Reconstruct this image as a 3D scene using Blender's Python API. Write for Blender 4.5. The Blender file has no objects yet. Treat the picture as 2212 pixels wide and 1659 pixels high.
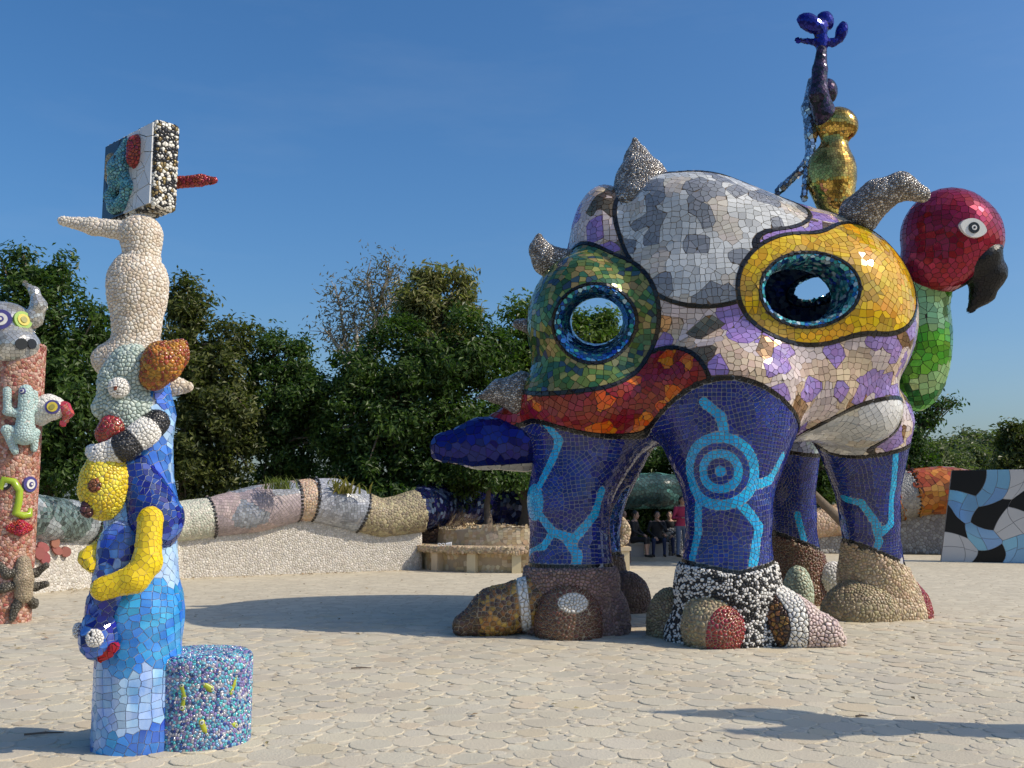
import bpy, math, numpy as np
from mathutils import Vector, Matrix, kdtree
from mathutils.bvhtree import BVHTree
sc = bpy.context.scene
COL = sc.collection
rad = math.radians
# ------------------------------------------------------------------ camera
EYE = 1.65
PITCH = rad(6.78)
FOC = 2150.0                       # focal length in units where the picture is 2212 wide
cam = bpy.data.cameras.new('camera')
cam.sensor_width = 36.0
cam.lens = 36.0*FOC/2212.0
cam.clip_start = 0.1
cam.clip_end = 3000
camo = bpy.data.objects.new('camera', cam)
COL.objects.link(camo)
camo.location = (0, 0, EYE)
camo.rotation_euler = (math.pi/2 + PITCH, 0, 0)
sc.camera = camo
# ------------------------------------------------------------------ sky, sun, exposure
SUN_EL = rad(42)
SUN_AZ = rad(104)                  # clockwise from +Y
world = bpy.data.worlds.new('World')
sc.world = world
world.use_nodes = True
wn = world.node_tree
bgn = wn.nodes['Background']
sky = wn.nodes.new('ShaderNodeTexSky')
sky.sky_type = 'NISHITA'
sky.sun_disc = False
sky.sun_elevation = SUN_EL
sky.sun_rotation = SUN_AZ
sky.altitude = 300
sky.air_density = 1.16
sky.dust_density = 2.875
sky.ozone_density = 6.67
hsv = wn.nodes.new('ShaderNodeHueSaturation')
hsv.inputs['Saturation'].default_value = 1.19
wn.links.new(sky.outputs[0], hsv.inputs['Color'])
ctc = wn.nodes.new('ShaderNodeTexCoord'); cmp_ = wn.nodes.new('ShaderNodeMapping'); cmp_.inputs['Scale'].default_value = (1.6, 1.6, 7.0)
cnz = wn.nodes.new('ShaderNodeTexNoise'); cnz.inputs['Scale'].default_value = 2.2; cnz.inputs['Detail'].default_value = 7; cnz.inputs['Roughness'].default_value = .6
crp = wn.nodes.new('ShaderNodeValToRGB'); crp.color_ramp.elements[0].position = .52; crp.color_ramp.elements[1].position = .82
cml = wn.nodes.new('ShaderNodeMath'); cml.operation = 'MULTIPLY'; cml.inputs[1].default_value = .05
cmx = wn.nodes.new('ShaderNodeMix'); cmx.data_type = 'RGBA'; cmx.inputs['B'].default_value = (4.6, 5.0, 5.4, 1)
wn.links.new(ctc.outputs['Generated'], cmp_.inputs[0]); wn.links.new(cmp_.outputs[0], cnz.inputs['Vector']); wn.links.new(cnz.outputs[0], crp.inputs[0]); wn.links.new(crp.outputs[0], cml.inputs[0])
wn.links.new(cml.outputs[0], cmx.inputs['Factor']); wn.links.new(hsv.outputs[0], cmx.inputs['A']); wn.links.new(cmx.outputs['Result'], bgn.inputs[0])
bgn.inputs[1].default_value = 0.138
sun = bpy.data.lights.new('sun', 'SUN')
sun.energy = 3.75
sun.angle = rad(0.53)
sun.color = (1.0, 0.90, 0.74)
suno = bpy.data.objects.new('sun', sun)
COL.objects.link(suno)
SD = Vector((math.sin(SUN_AZ)*math.cos(SUN_EL), math.cos(SUN_AZ)*math.cos(SUN_EL), math.sin(SUN_EL)))
suno.rotation_euler = SD.to_track_quat('Z', 'Y').to_euler()
suno.location = (20, -10, 25)
vs = sc.view_settings
vs.view_transform = 'Standard'
vs.look = 'None'
vs.exposure = 0.0
vs.gamma = 1.0
vs.use_curve_mapping = False
sc.cycles.max_bounces = 6

# ------------------------------------------------------------------ helpers: picture point -> place
CP, SP = math.cos(PITCH), math.sin(PITCH)
def P(px, py, Y):
    u = (px-1106)/FOC; v = (829.5-py)/FOC
    s = Y/(CP-v*SP)
    return np.array([u*s, Y, EYE+(v*CP+SP)*s])
def G(px, py):
    u = (px-1106)/FOC; v = (829.5-py)/FOC
    s = -EYE/(v*CP+SP)
    return np.array([u*s, (CP-v*SP)*s, 0.0])
def A(*v): return np.array(v, dtype=float)
def unit(v): return v/(np.linalg.norm(v, axis=-1, keepdims=True)+1e-12)
# ------------------------------------------------------------------ signed distance pieces
def smin(a, b, k):
    h = np.clip(.5+.5*(b-a)/k, 0, 1)
    return b+(a-b)*h-k*h*(1-h)
def smax(a, b, k): return -smin(-a, -b, k)
def rotm(rz=0, ry=0, rx=0):
    return np.array(Matrix.Rotation(rz, 3, 'Z') @ Matrix.Rotation(ry, 3, 'Y') @ Matrix.Rotation(rx, 3, 'X'))
def ell(p, c, r, R=None):
    q = p-np.asarray(c, float)
    if R is not None: q = q @ R
    r = np.asarray(r, float)
    k0 = np.linalg.norm(q/r, axis=-1); k1 = np.linalg.norm(q/(r*r), axis=-1)
    return k0*(k0-1)/np.maximum(k1, 1e-6)
def cone(p, a, b, ra, rb):
    a = np.asarray(a, float); b = np.asarray(b, float)
    d = b-a
    t = np.clip(((p-a) @ d)/(d @ d), 0, 1)
    return np.linalg.norm(p-a-t[..., None]*d, axis=-1)-(ra+(rb-ra)*t)
def chain(p, pts, rs, k=.05):
    f = None
    for i in range(len(pts)-1):
        g = cone(p, pts[i], pts[i+1], rs[i], rs[i+1])
        f = g if f is None else smin(f, g, k)
    return f
def union(k, *fs):
    f = fs[0]
    for g in fs[1:]: f = smin(f, g, k)
    return f
def grad(f, p, e=2e-3):
    g = np.stack([f(p+A(e, 0, 0))-f(p-A(e, 0, 0)), f(p+A(0, e, 0))-f(p-A(0, e, 0)), f(p+A(0, 0, e))-f(p-A(0, 0, e))], -1)
    return g/(2*e)
def project(f, p, it=2):
    for _ in range(it):
        g = grad(f, p); d = f(p)
        n2 = np.maximum((g*g).sum(-1), .05)
        st = (d/n2)[:, None]*g
        l = np.linalg.norm(st, axis=1, keepdims=True)
        p = p-st*np.minimum(1, .08/np.maximum(l, 1e-9))
    return p
def sdf_mesh(f, lo, hi, h):
    """surface nets with a coarse pass; returns V, quads, normals"""
    lo = np.asarray(lo, float); hi = np.asarray(hi, float)
    B = 4
    nb = np.ceil((hi-lo)/(h*B)).astype(int)
    n = nb*B+1
    ax = [lo[i]+h*np.arange(n[i]) for i in range(3)]
    cax = [lo[i]+h*B*(np.arange(nb[i])+.5) for i in range(3)]
    cp = np.stack(np.meshgrid(*cax, indexing='ij'), -1).reshape(-1, 3)
    cv = f(cp).reshape(nb)
    near = np.abs(cv) < h*B*1.35
    val = np.empty(n, np.float32)
    full = np.repeat(np.repeat(np.repeat(cv, B, 0), B, 1), B, 2)
    val[:-1, :-1, :-1] = full
    val[-1, :, :] = val[-2, :, :]; val[:, -1, :] = val[:, -2, :]; val[:, :, -1] = val[:, :, -2]
    m = np.zeros(n, bool)
    nf = np.repeat(np.repeat(np.repeat(near, B, 0), B, 1), B, 2)
    for a in (0, 1):
        for b in (0, 1):
            for c in (0, 1):
                m[a:n[0]-1+a, b:n[1]-1+b, c:n[2]-1+c] |= nf
    ii = np.argwhere(m)
    pts = lo+ii*h
    out = np.empty(len(pts))
    for s in range(0, len(pts), 200000): out[s:s+200000] = f(pts[s:s+200000])
    val[ii[:, 0], ii[:, 1], ii[:, 2]] = out
    neg = val < 0
    cs = n-1
    acc = np.zeros(tuple(cs)+(3,)); cnt = np.zeros(cs)
    quads = []
    def sl(o, axis_len): return slice(o, o+axis_len)
    for axis in range(3):
        o = [0, 0, 0]; o[axis] = 1
        a = val[tuple(slice(0, n[i]-o[i]) for i in range(3))]
        b = val[tuple(slice(o[i], n[i]) for i in range(3))]
        sa = a < 0; sb = b < 0
        e = np.argwhere(sa != sb)
        if not len(e): continue
        va = a[e[:, 0], e[:, 1], e[:, 2]]; vb = b[e[:, 0], e[:, 1], e[:, 2]]
        t = va/(va-vb)
        pos = e.astype(float); pos[:, axis] += t
        u, v = (axis+1) % 3, (axis+2) % 3
        cells = []
        for du, dv in ((0, 0), (-1, 0), (-1, -1), (0, -1)):
            c = e.copy(); c[:, u] += du; c[:, v] += dv
            ok = np.all((c >= 0) & (c < cs), 1)
            np.add.at(acc, tuple(c[ok].T), pos[ok]); np.add.at(cnt, tuple(c[ok].T), 1)
            cells.append((c, ok))
        ok = cells[0][1] & cells[1][1] & cells[2][1] & cells[3][1]
        q = np.stack([c[ok] @ np.array([cs[1]*cs[2], cs[2], 1]) for c, _ in cells], 1)
        fl = ~(va[ok] < 0)
        q[fl] = q[fl][:, ::-1]
        quads.append(q)
    q = np.concatenate(quads)
    used = np.unique(q)
    remap = np.full(cs[0]*cs[1]*cs[2], -1, np.int64); remap[used] = np.arange(len(used))
    V = acc.reshape(-1, 3)[used]/np.maximum(cnt.reshape(-1)[used], 1)[:, None]
    V = lo+V*h
    V = project(f, V, 1)
    return V, remap[q], unit(grad(f, V))
# ------------------------------------------------------------------ meshes
class MB:
    """collects polygons, builds ONE mesh"""
    def __init__(s): s.v = []; s.n = 0; s.f = []; s.m = []; s.sm = []
    def add(s, V, F, mat=0, smooth=False):
        V = np.asarray(V, float).reshape(-1, 3)
        F = np.asarray(F)
        if len(F) == 0: return
        s.v.append(V); s.f.append(F+s.n)
        s.m.append(np.broadcast_to(np.asarray(mat), (len(F),)).astype(np.int32)); s.sm.append(np.full(len(F), smooth)); s.n += len(V)
    def mesh(s, name, mats, origin=(0, 0, 0)):
        me = bpy.data.meshes.new(name)
        V = np.concatenate(s.v)-np.asarray(origin, float)
        me.vertices.add(len(V)); me.vertices.foreach_set('co', V.astype(np.float32).ravel())
        loops = np.concatenate([f.ravel() for f in s.f]); tot = np.concatenate([np.full(len(f), f.shape[1]) for f in s.f])
        me.loops.add(len(loops)); me.loops.foreach_set('vertex_index', loops.astype(np.int32))
        me.polygons.add(len(tot))
        st = np.concatenate([[0], np.cumsum(tot)[:-1]])
        me.polygons.foreach_set('loop_start', st.astype(np.int32))
        me.polygons.foreach_set('loop_total', tot.astype(np.int32))
        me.polygons.foreach_set('material_index', np.concatenate(s.m))
        me.polygons.foreach_set('use_smooth', np.concatenate(s.sm))
        for m in mats: me.materials.append(m)
        me.update(calc_edges=True)
        me.validate()
        return me
    def box(s, c, d, mat=0, R=None, taper=None):
        c = np.asarray(c, float); d = np.asarray(d, float)/2
        q = np.array([[x, y, z] for z in (-1, 1) for y in (-1, 1) for x in (-1, 1)], float)*d
        if taper is not None: q[4:, :2] *= taper
        if R is not None: q = q @ np.asarray(R).T
        s.add(q+c, [[0, 2, 3, 1], [4, 5, 7, 6], [0, 1, 5, 4], [2, 6, 7, 3], [0, 4, 6, 2], [1, 3, 7, 5]], mat)
    def tube(s, pts, rs, mat=0, seg=8, smooth=True, cap=True):
        pts = np.asarray(pts, float); k = len(pts)
        rs = np.broadcast_to(np.asarray(rs, float), (k,))
        d = unit(np.gradient(pts, axis=0))
        ref = A(0, 0, 1) if abs(d[0, 2]) < .8 else A(1, 0, 0)
        V = []
        for i in range(k):
            a = unit(np.cross(d[i], ref)); b = np.cross(d[i], a)
            if i: 
                a = unit(pa-d[i]*(pa @ d[i])); b = np.cross(d[i], a)
            pa = a
            th = np.arange(seg)*2*math.pi/seg
            V.append(pts[i]+rs[i]*(np.cos(th)[:, None]*a+np.sin(th)[:, None]*b))
        F = []
        for i in range(k-1):
            for j in range(seg):
                j2 = (j+1) % seg
                F.append([i*seg+j, i*seg+j2, (i+1)*seg+j2, (i+1)*seg+j])
        s.add(np.concatenate(V), F, mat, smooth)
        if cap:
            s.add(V[0], [list(range(seg))[::-1]], mat); s.add(V[-1], [list(range(seg))], mat)
    def lathe(s, c, prof, mat=0, seg=32, smooth=True, a0=0, a1=2*math.pi):
        c = np.asarray(c, float); full = abs(a1-a0-2*math.pi) < 1e-6
        th = a0+(a1-a0)*np.arange(seg if full else seg+1)/seg
        k = len(th)
        V = [c+np.stack([r*np.cos(th), r*np.sin(th), np.full(k, z)], 1) for r, z in prof]
        F = []
        for i in range(len(prof)-1):
            for j in range(seg):
                j2 = (j+1) % k
                F.append([i*k+j, i*k+j2, (i+1)*k+j2, (i+1)*k+j])
        s.add(np.concatenate(V), F, mat, smooth)
def link(name, me, parent=None, loc=None, **pr):
    o = bpy.data.objects.new(name, me); COL.objects.link(o)
    if parent is not None: o.parent = parent
    if loc is not None: o.location = loc
    for k, v in pr.items(): o[k] = v
    return o
class Thing:
    """an Empty at the base of a thing; parts are given in world space and stored relative to it"""
    def __init__(s, name, label, cat, loc, group=None, kind=None):
        s.o = np.asarray(loc, float)
        s.e = bpy.data.objects.new(name, None); COL.objects.link(s.e); s.e.empty_display_size = .2
        s.e.location = s.o; s.e['label'] = label; s.e['category'] = cat
        if group: s.e['group'] = group
        if kind: s.e['kind'] = kind
    def part(s, name, mb, mats, parent=None, **pr):
        if not isinstance(mats, (list, tuple)): mats = [mats]
        return link(name, mb.mesh(name, mats, s.o), parent or s.e, **pr)
def from_sdf(f, lo, hi, h, mat=0, mb=None):
    V, Q, N = sdf_mesh(f, lo, hi, h)
    mb = mb or MB(); mb.add(V, Q, mat, True)
    return mb
def bounds(f_pts, r): 
    a = np.asarray(f_pts, float); return a.min(0)-r, a.max(0)+r
# ------------------------------------------------------------------ mosaic tiles
def tris_of(Q): return np.concatenate([Q[:, [0, 1, 2]], Q[:, [0, 2, 3]]])
def seeds(V, Q, N, s, rng, dens=4.0):
    T = tris_of(Q)
    a, b, c = V[T[:, 0]], V[T[:, 1]], V[T[:, 2]]
    ar = np.linalg.norm(np.cross(b-a, c-a), axis=1)/2
    n = int(ar.sum()*dens/(s*s))+4
    t = rng.choice(len(T), n, p=ar/ar.sum())
    r1 = np.sqrt(rng.random(n))[:, None]; r2 = rng.random(n)[:, None]
    p = a[t]*(1-r1)+b[t]*(r1*(1-r2))+c[t]*(r1*r2)
    nn = unit(N[T[t, 0]]*(1-r1)+N[T[t, 1]]*(r1*(1-r2))+N[T[t, 2]]*(r1*r2))
    # thin out: random order, one per hash cell on three shifted grids
    for sh in (0.0, .37, .71):
        key = np.floor(p/(s*.80)+sh).astype(np.int64)
        _, i = np.unique(key, axis=0, return_index=True)
        i = np.sort(i); p = p[i]; nn = nn[i]
    return p, nn
def cells(p, n, s, gap, k=11, cap=.95, ang=None):
    """Voronoi cells in each seed's tangent plane; list of (m,3) polygons (None where degenerate)"""
    N = len(p)
    kd = kdtree.KDTree(N)
    for i in range(N): kd.insert(p[i], i)
    kd.balance()
    kk = min(k+1, N)
    nb = np.array([[j for _, j, _ in kd.find_n(q, kk)][1:] for q in p.tolist()], np.int64).reshape(N, kk-1)
    ref = np.where(np.abs(n[:, 2:3]) < .9, A(0, 0, 1), A(1, 0, 0))
    t1 = unit(np.cross(ref, n)); t2 = np.cross(n, t1)
    C = 6
    res = [None]*N
    ca = np.arange(C)*2*math.pi/C
    iu = np.triu_indices(kk-1+C, 1)
    for s0 in range(0, N, 3000):
        sl_ = slice(s0, min(s0+3000, N)); M = sl_.stop-s0
        d = p[nb[sl_]]-p[sl_][:, None]
        u = (d*t1[sl_][:, None]).sum(-1); v = (d*t2[sl_][:, None]).sum(-1)
        L = np.hypot(u, v)+1e-9
        bad = ((n[nb[sl_]]*n[sl_][:, None]).sum(-1) < .1) | (L < .02*s)
        c = np.where(bad, 50*s, np.linalg.norm(d, axis=-1)/2-gap/2)
        nx = np.concatenate([u/L, np.broadcast_to(np.cos(ca), (M, C))], 1)
        ny = np.concatenate([v/L, np.broadcast_to(np.sin(ca), (M, C))], 1)
        c = np.concatenate([c, np.full((M, C), cap*s)], 1)
        x1, y1, c1 = nx[:, iu[0]], ny[:, iu[0]], c[:, iu[0]]
        x2, y2, c2 = nx[:, iu[1]], ny[:, iu[1]], c[:, iu[1]]
        det = x1*y2-x2*y1
        okd = np.abs(det) > 1e-3
        det = np.where(okd, det, 1)
        X = (c1*y2-c2*y1)/det; Y = (x1*c2-x2*c1)/det
        ok = okd.copy()
        for j in range(nx.shape[1]):
            ok &= (X*nx[:, j:j+1]+Y*ny[:, j:j+1] <= c[:, j:j+1]+1e-5)
        th = np.where(ok, np.arctan2(Y, X), 9)
        od = np.argsort(th, 1)
        for i in range(M):
            m = int(ok[i].sum())
            if m < 3: continue
            o = od[i, :m]
            P3 = p[s0+i]+X[i, o, None]*t1[s0+i]+Y[i, o, None]*t2[s0+i]
            res[s0+i] = P3
    return res
def tiles(V, Q, N, s, gap, rng, f=None, relax=1, dens=4.0, cap=.95):
    p, n = seeds(V, Q, N, s, rng, dens)
    for _ in range(relax):
        cs = cells(p, n, s, 0, cap=cap)
        cen = np.array([c.mean(0) if c is not None else p[i] for i, c in enumerate(cs)])
        p = cen
        if f is not None:
            p = project(f, p, 1); n = unit(grad(f, p))
    cs = cells(p, n, s, gap, cap=cap)
    out = []; nn = []
    for c, q in zip(cs, n):
        if c is None: continue
        a = c[1:-1]-c[0]; b = c[2:]-c[0]
        if np.linalg.norm(np.cross(a, b).sum(0)) < .10*s*s: continue
        out.append(c); nn.append(q)
    return out, np.array(nn).reshape(-1, 3)
def tiles_patch(V, Q, N, s, gap, rng, f, clump, jit=.075, asp=1.6):
    """hand laid pieces: each patch of the surface has its own rows; returns polygons, normals, patch number"""
    cp, cn = seeds(V, Q, N, clump, rng, 3.0)
    kd = kdtree.KDTree(len(cp))
    for i, q in enumerate(cp): kd.insert(q, i)
    kd.balance()
    K = len(cp)
    ref = unit(rng.normal(0, 1, (K, 3)))
    up = rng.random(K) < .45
    ref[up] = A(0, 0, 1)+rng.normal(0, .06, (int(up.sum()), 3))
    t1 = unit(np.cross(ref, cn)); t2 = np.cross(cn, t1)
    m = int(1.15*clump/s)+2
    g = np.arange(-m, m+1)
    U, W = [x.ravel().astype(float) for x in np.meshgrid(g, g, indexing='ij')]
    a = s*rng.uniform(1.0, asp, K)**.5; b = s*s/a*rng.uniform(.8, 1.15, K)
    sh = np.where(rng.random(K) < .75, 0, .5)*rng.uniform(.2, 1, K)
    u = (U[None]+sh[:, None]*(W[None] % 2)+rng.normal(0, jit, (K, len(U))))*a[:, None]
    w = (W[None]+rng.normal(0, jit, (K, len(U))))*b[:, None]
    ok = np.hypot(u, w) < clump*1.25
    own = np.broadcast_to(np.arange(K)[:, None], u.shape)[ok]
    p = (cp[:, None]+u[..., None]*t1[:, None]+w[..., None]*t2[:, None])[ok]
    p = project(f, p, 3)
    good = np.abs(f(p)) < .01
    p = p[good]; own = own[good]
    near = np.array([kd.find(q)[1] for q in p.tolist()])
    p = p[near == own]; own = own[near == own]
    key = np.floor(p/(s*.42)).astype(np.int64); _, i = np.unique(key, axis=0, return_index=True)
    i.sort(); p = p[i]; own = own[i]
    lo, hi = V.min(0)-1e-3, V.max(0)+1e-3
    i = np.all((p > lo) & (p < hi), 1); p = p[i]; own = own[i]
    n = unit(grad(f, p))
    cs = cells(p, n, s, gap, cap=.85)
    out, nn, pid = [], [], []
    for c, q, o in zip(cs, n, own):
        if c is None: continue
        x = c[1:-1]-c[0]; y = c[2:]-c[0]
        if np.linalg.norm(np.cross(x, y).sum(0)) < .10*s*s: continue
        out.append(c); nn.append(q); pid.append(o)
    return out, np.array(nn).reshape(-1, 3), np.array(pid)
def clip(poly, v, lim):
    """part of poly where v<=lim (v linear between corners)"""
    out = []
    m = len(poly)
    for i in range(m):
        j = (i+1) % m
        a, b = v[i]-lim, v[j]-lim
        if a <= 0: out.append(poly[i])
        if (a <= 0) != (b <= 0): out.append(poly[i]+(poly[j]-poly[i])*(a/(a-b)))
    return np.array(out).reshape(-1, 3)
def cut(polys, nn, fn, gap, amin):
    """split a set of tiles along fn=0; returns (inside, normals), (outside, normals)"""
    if not polys: return ([], nn), ([], nn)
    ln = np.array([len(q) for q in polys]); off = np.concatenate([[0], np.cumsum(ln)[:-1]])
    v = fn(np.concatenate(polys))
    mn = np.minimum.reduceat(v, off); mx = np.maximum.reduceat(v, off)
    ins, ni, outs, no = [], [], [], []
    def put(q, i, L, K):
        if len(q) < 3: return
        a = q[1:-1]-q[0]; b = q[2:]-q[0]
        if np.linalg.norm(np.cross(a, b).sum(0))/2 < amin: return
        L.append(q); K.append(nn[i])
    for i, q in enumerate(polys):
        if mx[i] <= -gap/2: ins.append(q); ni.append(nn[i])
        elif mn[i] >= gap/2: outs.append(q); no.append(nn[i])
        else:
            w = v[off[i]:off[i]+ln[i]]
            put(clip(q, w, -gap/2), i, ins, ni); put(clip(q, -w, -gap/2), i, outs, no)
    return (ins, np.array(ni).reshape(-1, 3)), (outs, np.array(no).reshape(-1, 3))
def add_flat(mb, polys, nn, mats, lift, thick=None, tilt=0.0, rng=None, mask=None):
    """flat tiles with an edge, standing 'lift' proud"""
    mats = np.broadcast_to(np.asarray(mats), (len(polys),))
    by = {}
    for i, q in enumerate(polys): by.setdefault(len(q), []).append(i)
    for m, ids in by.items():
        ids = np.array(ids)
        q = np.stack([polys[i] for i in ids]); n_ = nn[ids][:, None]
        top = q+n_*lift
        if tilt and rng is not None:
            cen = q.mean(1, keepdims=True)
            w = rng.normal(0, tilt, (len(ids), 1, 3))
            top = top+n_*((q-cen)*w).sum(-1, keepdims=True)
        c = top.mean(1, keepdims=True)
        bot = q-n_*.002
        V = np.concatenate([top*.985+c*.015, bot], 1).reshape(-1, 3)
        b = np.arange(len(ids))[:, None]*2*m
        mb.add(V, b+np.arange(m)[None], mats[ids])
        j = np.arange(m); j2 = (j+1) % m
        F = np.stack([j, j+m, j2+m, j2], 1)[None]+b[:, :, None]
        mb.f.append(F.reshape(-1, 4)+mb.n-len(V)); mb.m.append(np.repeat(mats[ids], m).astype(np.int32)); mb.sm.append(np.zeros(len(ids)*m, bool))
def add_pebble(mb, polys, nn, mats, h, rng=None, sink=.004):
    """domed pebbles / beads on the cell outline"""
    mats = np.broadcast_to(np.asarray(mats), (len(polys),))
    by = {}
    for i, q in enumerate(polys): by.setdefault(len(q), []).append(i)
    for m, ids in by.items():
        ids = np.array(ids); K = len(ids)
        q = np.stack([polys[i] for i in ids]); n_ = nn[ids][:, None]
        c = q.mean(1, keepdims=True)
        hh = np.full((K, 1, 1), h) if rng is None else h*rng.uniform(.6, 1.3, (K, 1, 1))
        V = np.concatenate([q-n_*sink, c+(q-c)*.90+n_*hh*.62, c+(q-c)*.55+n_*hh*.95], 1).reshape(-1, 3)
        b = np.arange(K)[:, None, None]*3*m
        j = np.arange(m); j2 = (j+1) % m
        F = np.concatenate([np.stack([j, j2, j2+m, j+m], 1), np.stack([j+m, j2+m, j2+2*m, j+2*m], 1)])[None]+b
        mm = mats[ids]
        mb.add(V, F.reshape(-1, 4), np.repeat(mm, 2*m), True)
        T = (np.arange(2*m, 3*m)[None]+b[:, :, 0])
        mb.f.append(T+mb.n-len(V)); mb.m.append(mm.astype(np.int32)); mb.sm.append(np.ones(K, bool))
CAMP = A(0, 0, EYE)
def shown(polys, nn):
    """how large each tile shows from the viewing side"""
    r = np.zeros(len(polys))
    for i, q in enumerate(polys):
        c = q.mean(0); d = CAMP-c; L2 = d @ d
        a = q[1:-1]-q[0]; b = q[2:]-q[0]
        r[i] = np.linalg.norm(np.cross(a, b).sum(0))/2*max(0, (nn[i] @ d)/math.sqrt(L2))/L2
    return r
# ------------------------------------------------------------------ materials
MATS = {}
def mat(name, col, rough=.5, metal=0.0, var=.15, hue=.02, coat=0.0, noise=0.0, nscale=8.0, bump=0.0, bscale=40.0, col2=None, spec=.5, island=True, stretch=None):
    if name in MATS: return MATS[name]
    m = bpy.data.materials.new(name); m.use_nodes = True
    nt = m.node_tree; N = nt.nodes; L = nt.links
    b = N['Principled BSDF']
    b.inputs['Roughness'].default_value = rough; b.inputs['Metallic'].default_value = metal
    b.inputs['Coat Weight'].default_value = coat; b.inputs['Coat Roughness'].default_value = .08
    b.inputs['Specular IOR Level'].default_value = spec
    rgb = N.new('ShaderNodeRGB'); rgb.outputs[0].default_value = (*col, 1)
    out = rgb.outputs[0]
    tc = N.new('ShaderNodeTexCoord')
    vec = tc.outputs['Object']
    if stretch:
        mp = N.new('ShaderNodeMapping'); mp.inputs['Scale'].default_value = stretch
        L.new(vec, mp.inputs[0]); vec = mp.outputs[0]
    if noise and col2:
        nz = N.new('ShaderNodeTexNoise'); nz.inputs['Scale'].default_value = nscale; nz.inputs['Detail'].default_value = 4
        L.new(vec, nz.inputs['Vector'])
        rp = N.new('ShaderNodeValToRGB'); rp.color_ramp.elements[0].position = .38; rp.color_ramp.elements[1].position = .66
        L.new(nz.outputs[0], rp.inputs[0])
        ml = N.new('ShaderNodeMath'); ml.operation = 'MULTIPLY'; ml.inputs[1].default_value = noise
        L.new(rp.outputs[0], ml.inputs[0])
        mx = N.new('ShaderNodeMix'); mx.data_type = 'RGBA'; mx.inputs['B'].default_value = (*col2, 1)
        L.new(ml.outputs[0], mx.inputs['Factor']); L.new(out, mx.inputs['A'])
        out = mx.outputs['Result']
    if var or hue:
        hs = N.new('ShaderNodeHueSaturation')
        if island:
            gi = N.new('ShaderNodeNewGeometry'); src = gi.outputs['Random Per Island']
            oi = N.new('ShaderNodeObjectInfo')
            ad = N.new('ShaderNodeMath'); ad.operation = 'ADD'; L.new(src, ad.inputs[0]); L.new(oi.outputs['Random'], ad.inputs[1])
            fr = N.new('ShaderNodeMath'); fr.operation = 'FRACT'; L.new(ad.outputs[0], fr.inputs[0]); src = fr.outputs[0]
        else:
            nz2 = N.new('ShaderNodeTexNoise'); nz2.inputs['Scale'].default_value = nscale*.6; nz2.inputs['Detail'].default_value = 5
            L.new(vec, nz2.inputs['Vector']); src = nz2.outputs[0]
        mr = N.new('ShaderNodeMapRange'); mr.inputs['To Min'].default_value = 1-var; mr.inputs['To Max'].default_value = 1+var
        L.new(src, mr.inputs['Value']); L.new(mr.outputs[0], hs.inputs['Value'])
        if island:
            w = N.new('ShaderNodeMath'); w.operation = 'MULTIPLY'; w.inputs[1].default_value = 7.31; L.new(src, w.inputs[0])
            w2 = N.new('ShaderNodeMath'); w2.operation = 'FRACT'; L.new(w.outputs[0], w2.inputs[0]); src = w2.outputs[0]
        mh = N.new('ShaderNodeMapRange'); mh.inputs['To Min'].default_value = .5-hue; mh.inputs['To Max'].default_value = .5+hue
        L.new(src, mh.inputs['Value']); L.new(mh.outputs[0], hs.inputs['Hue'])
        L.new(out, hs.inputs['Color']); out = hs.outputs[0]
    L.new(out, b.inputs['Base Color'])
    if bump:
        nb = N.new('ShaderNodeTexNoise'); nb.inputs['Scale'].default_value = bscale; nb.inputs['Detail'].default_value = 3
        L.new(vec, nb.inputs['Vector'])
        bp = N.new('ShaderNodeBump'); bp.inputs['Strength'].default_value = bump; bp.inputs['Distance'].default_value = .02
        L.new(nb.outputs[0], bp.inputs['Height']); L.new(bp.outputs[0], b.inputs['Normal'])
    MATS[name] = m
    return m
def grout(name, col): return mat('grout '+name, col, .85, var=.12, hue=.01, island=False, nscale=14)
# ------------------------------------------------------------------ mosaic covered parts
def palette_pick(cen, clump, rng, weights, n):
    """tiles take the colour of the nearest clump seed, so colours come in patches"""
    if clump <= 0: return rng.choice(n, len(cen), p=weights)
    lo = cen.min(0)-clump; hi = cen.max(0)+clump
    vol = np.prod(hi-lo)
    key = np.unique(np.floor(cen/clump).astype(np.int64), axis=0)
    sd = (key+rng.random(key.shape))*clump
    lab = rng.choice(n, len(sd), p=weights)
    kd = kdtree.KDTree(len(sd))
    for i, q in enumerate(sd): kd.insert(q, i)
    kd.balance()
    return np.array([lab[kd.find(q)[1]] for q in cen.tolist()])
def coat(T, base, polys, nn, mats, pick, style='flat', lift=.006, tilt=.02, rng=None, keep=None, tile='mosaic_tile', field='tile_field'):
    """put tiles on a part: those flagged in keep become objects of their own, the rest one field"""
    mats = list(mats)
    if keep is None: keep = np.zeros(len(polys), bool)
    rest = [i for i in range(len(polys)) if not keep[i]]
    add = (lambda mb, q, n, m: add_flat(mb, q, n, m, lift, tilt=tilt, rng=rng)) if style == 'flat' else (lambda mb, q, n, m: add_pebble(mb, q, n, m, lift, rng))
    if rest:
        mb = MB(); add(mb, [polys[i] for i in rest], nn[rest], pick[rest])
        o = T.part(field, mb, mats, base, kind='stuff')
    for i in np.nonzero(keep)[0]:
        mb = MB(); add(mb, [polys[i]], nn[i:i+1], np.zeros(1, int))
        T.part(tile, mb, [mats[pick[i]]], base)
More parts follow.
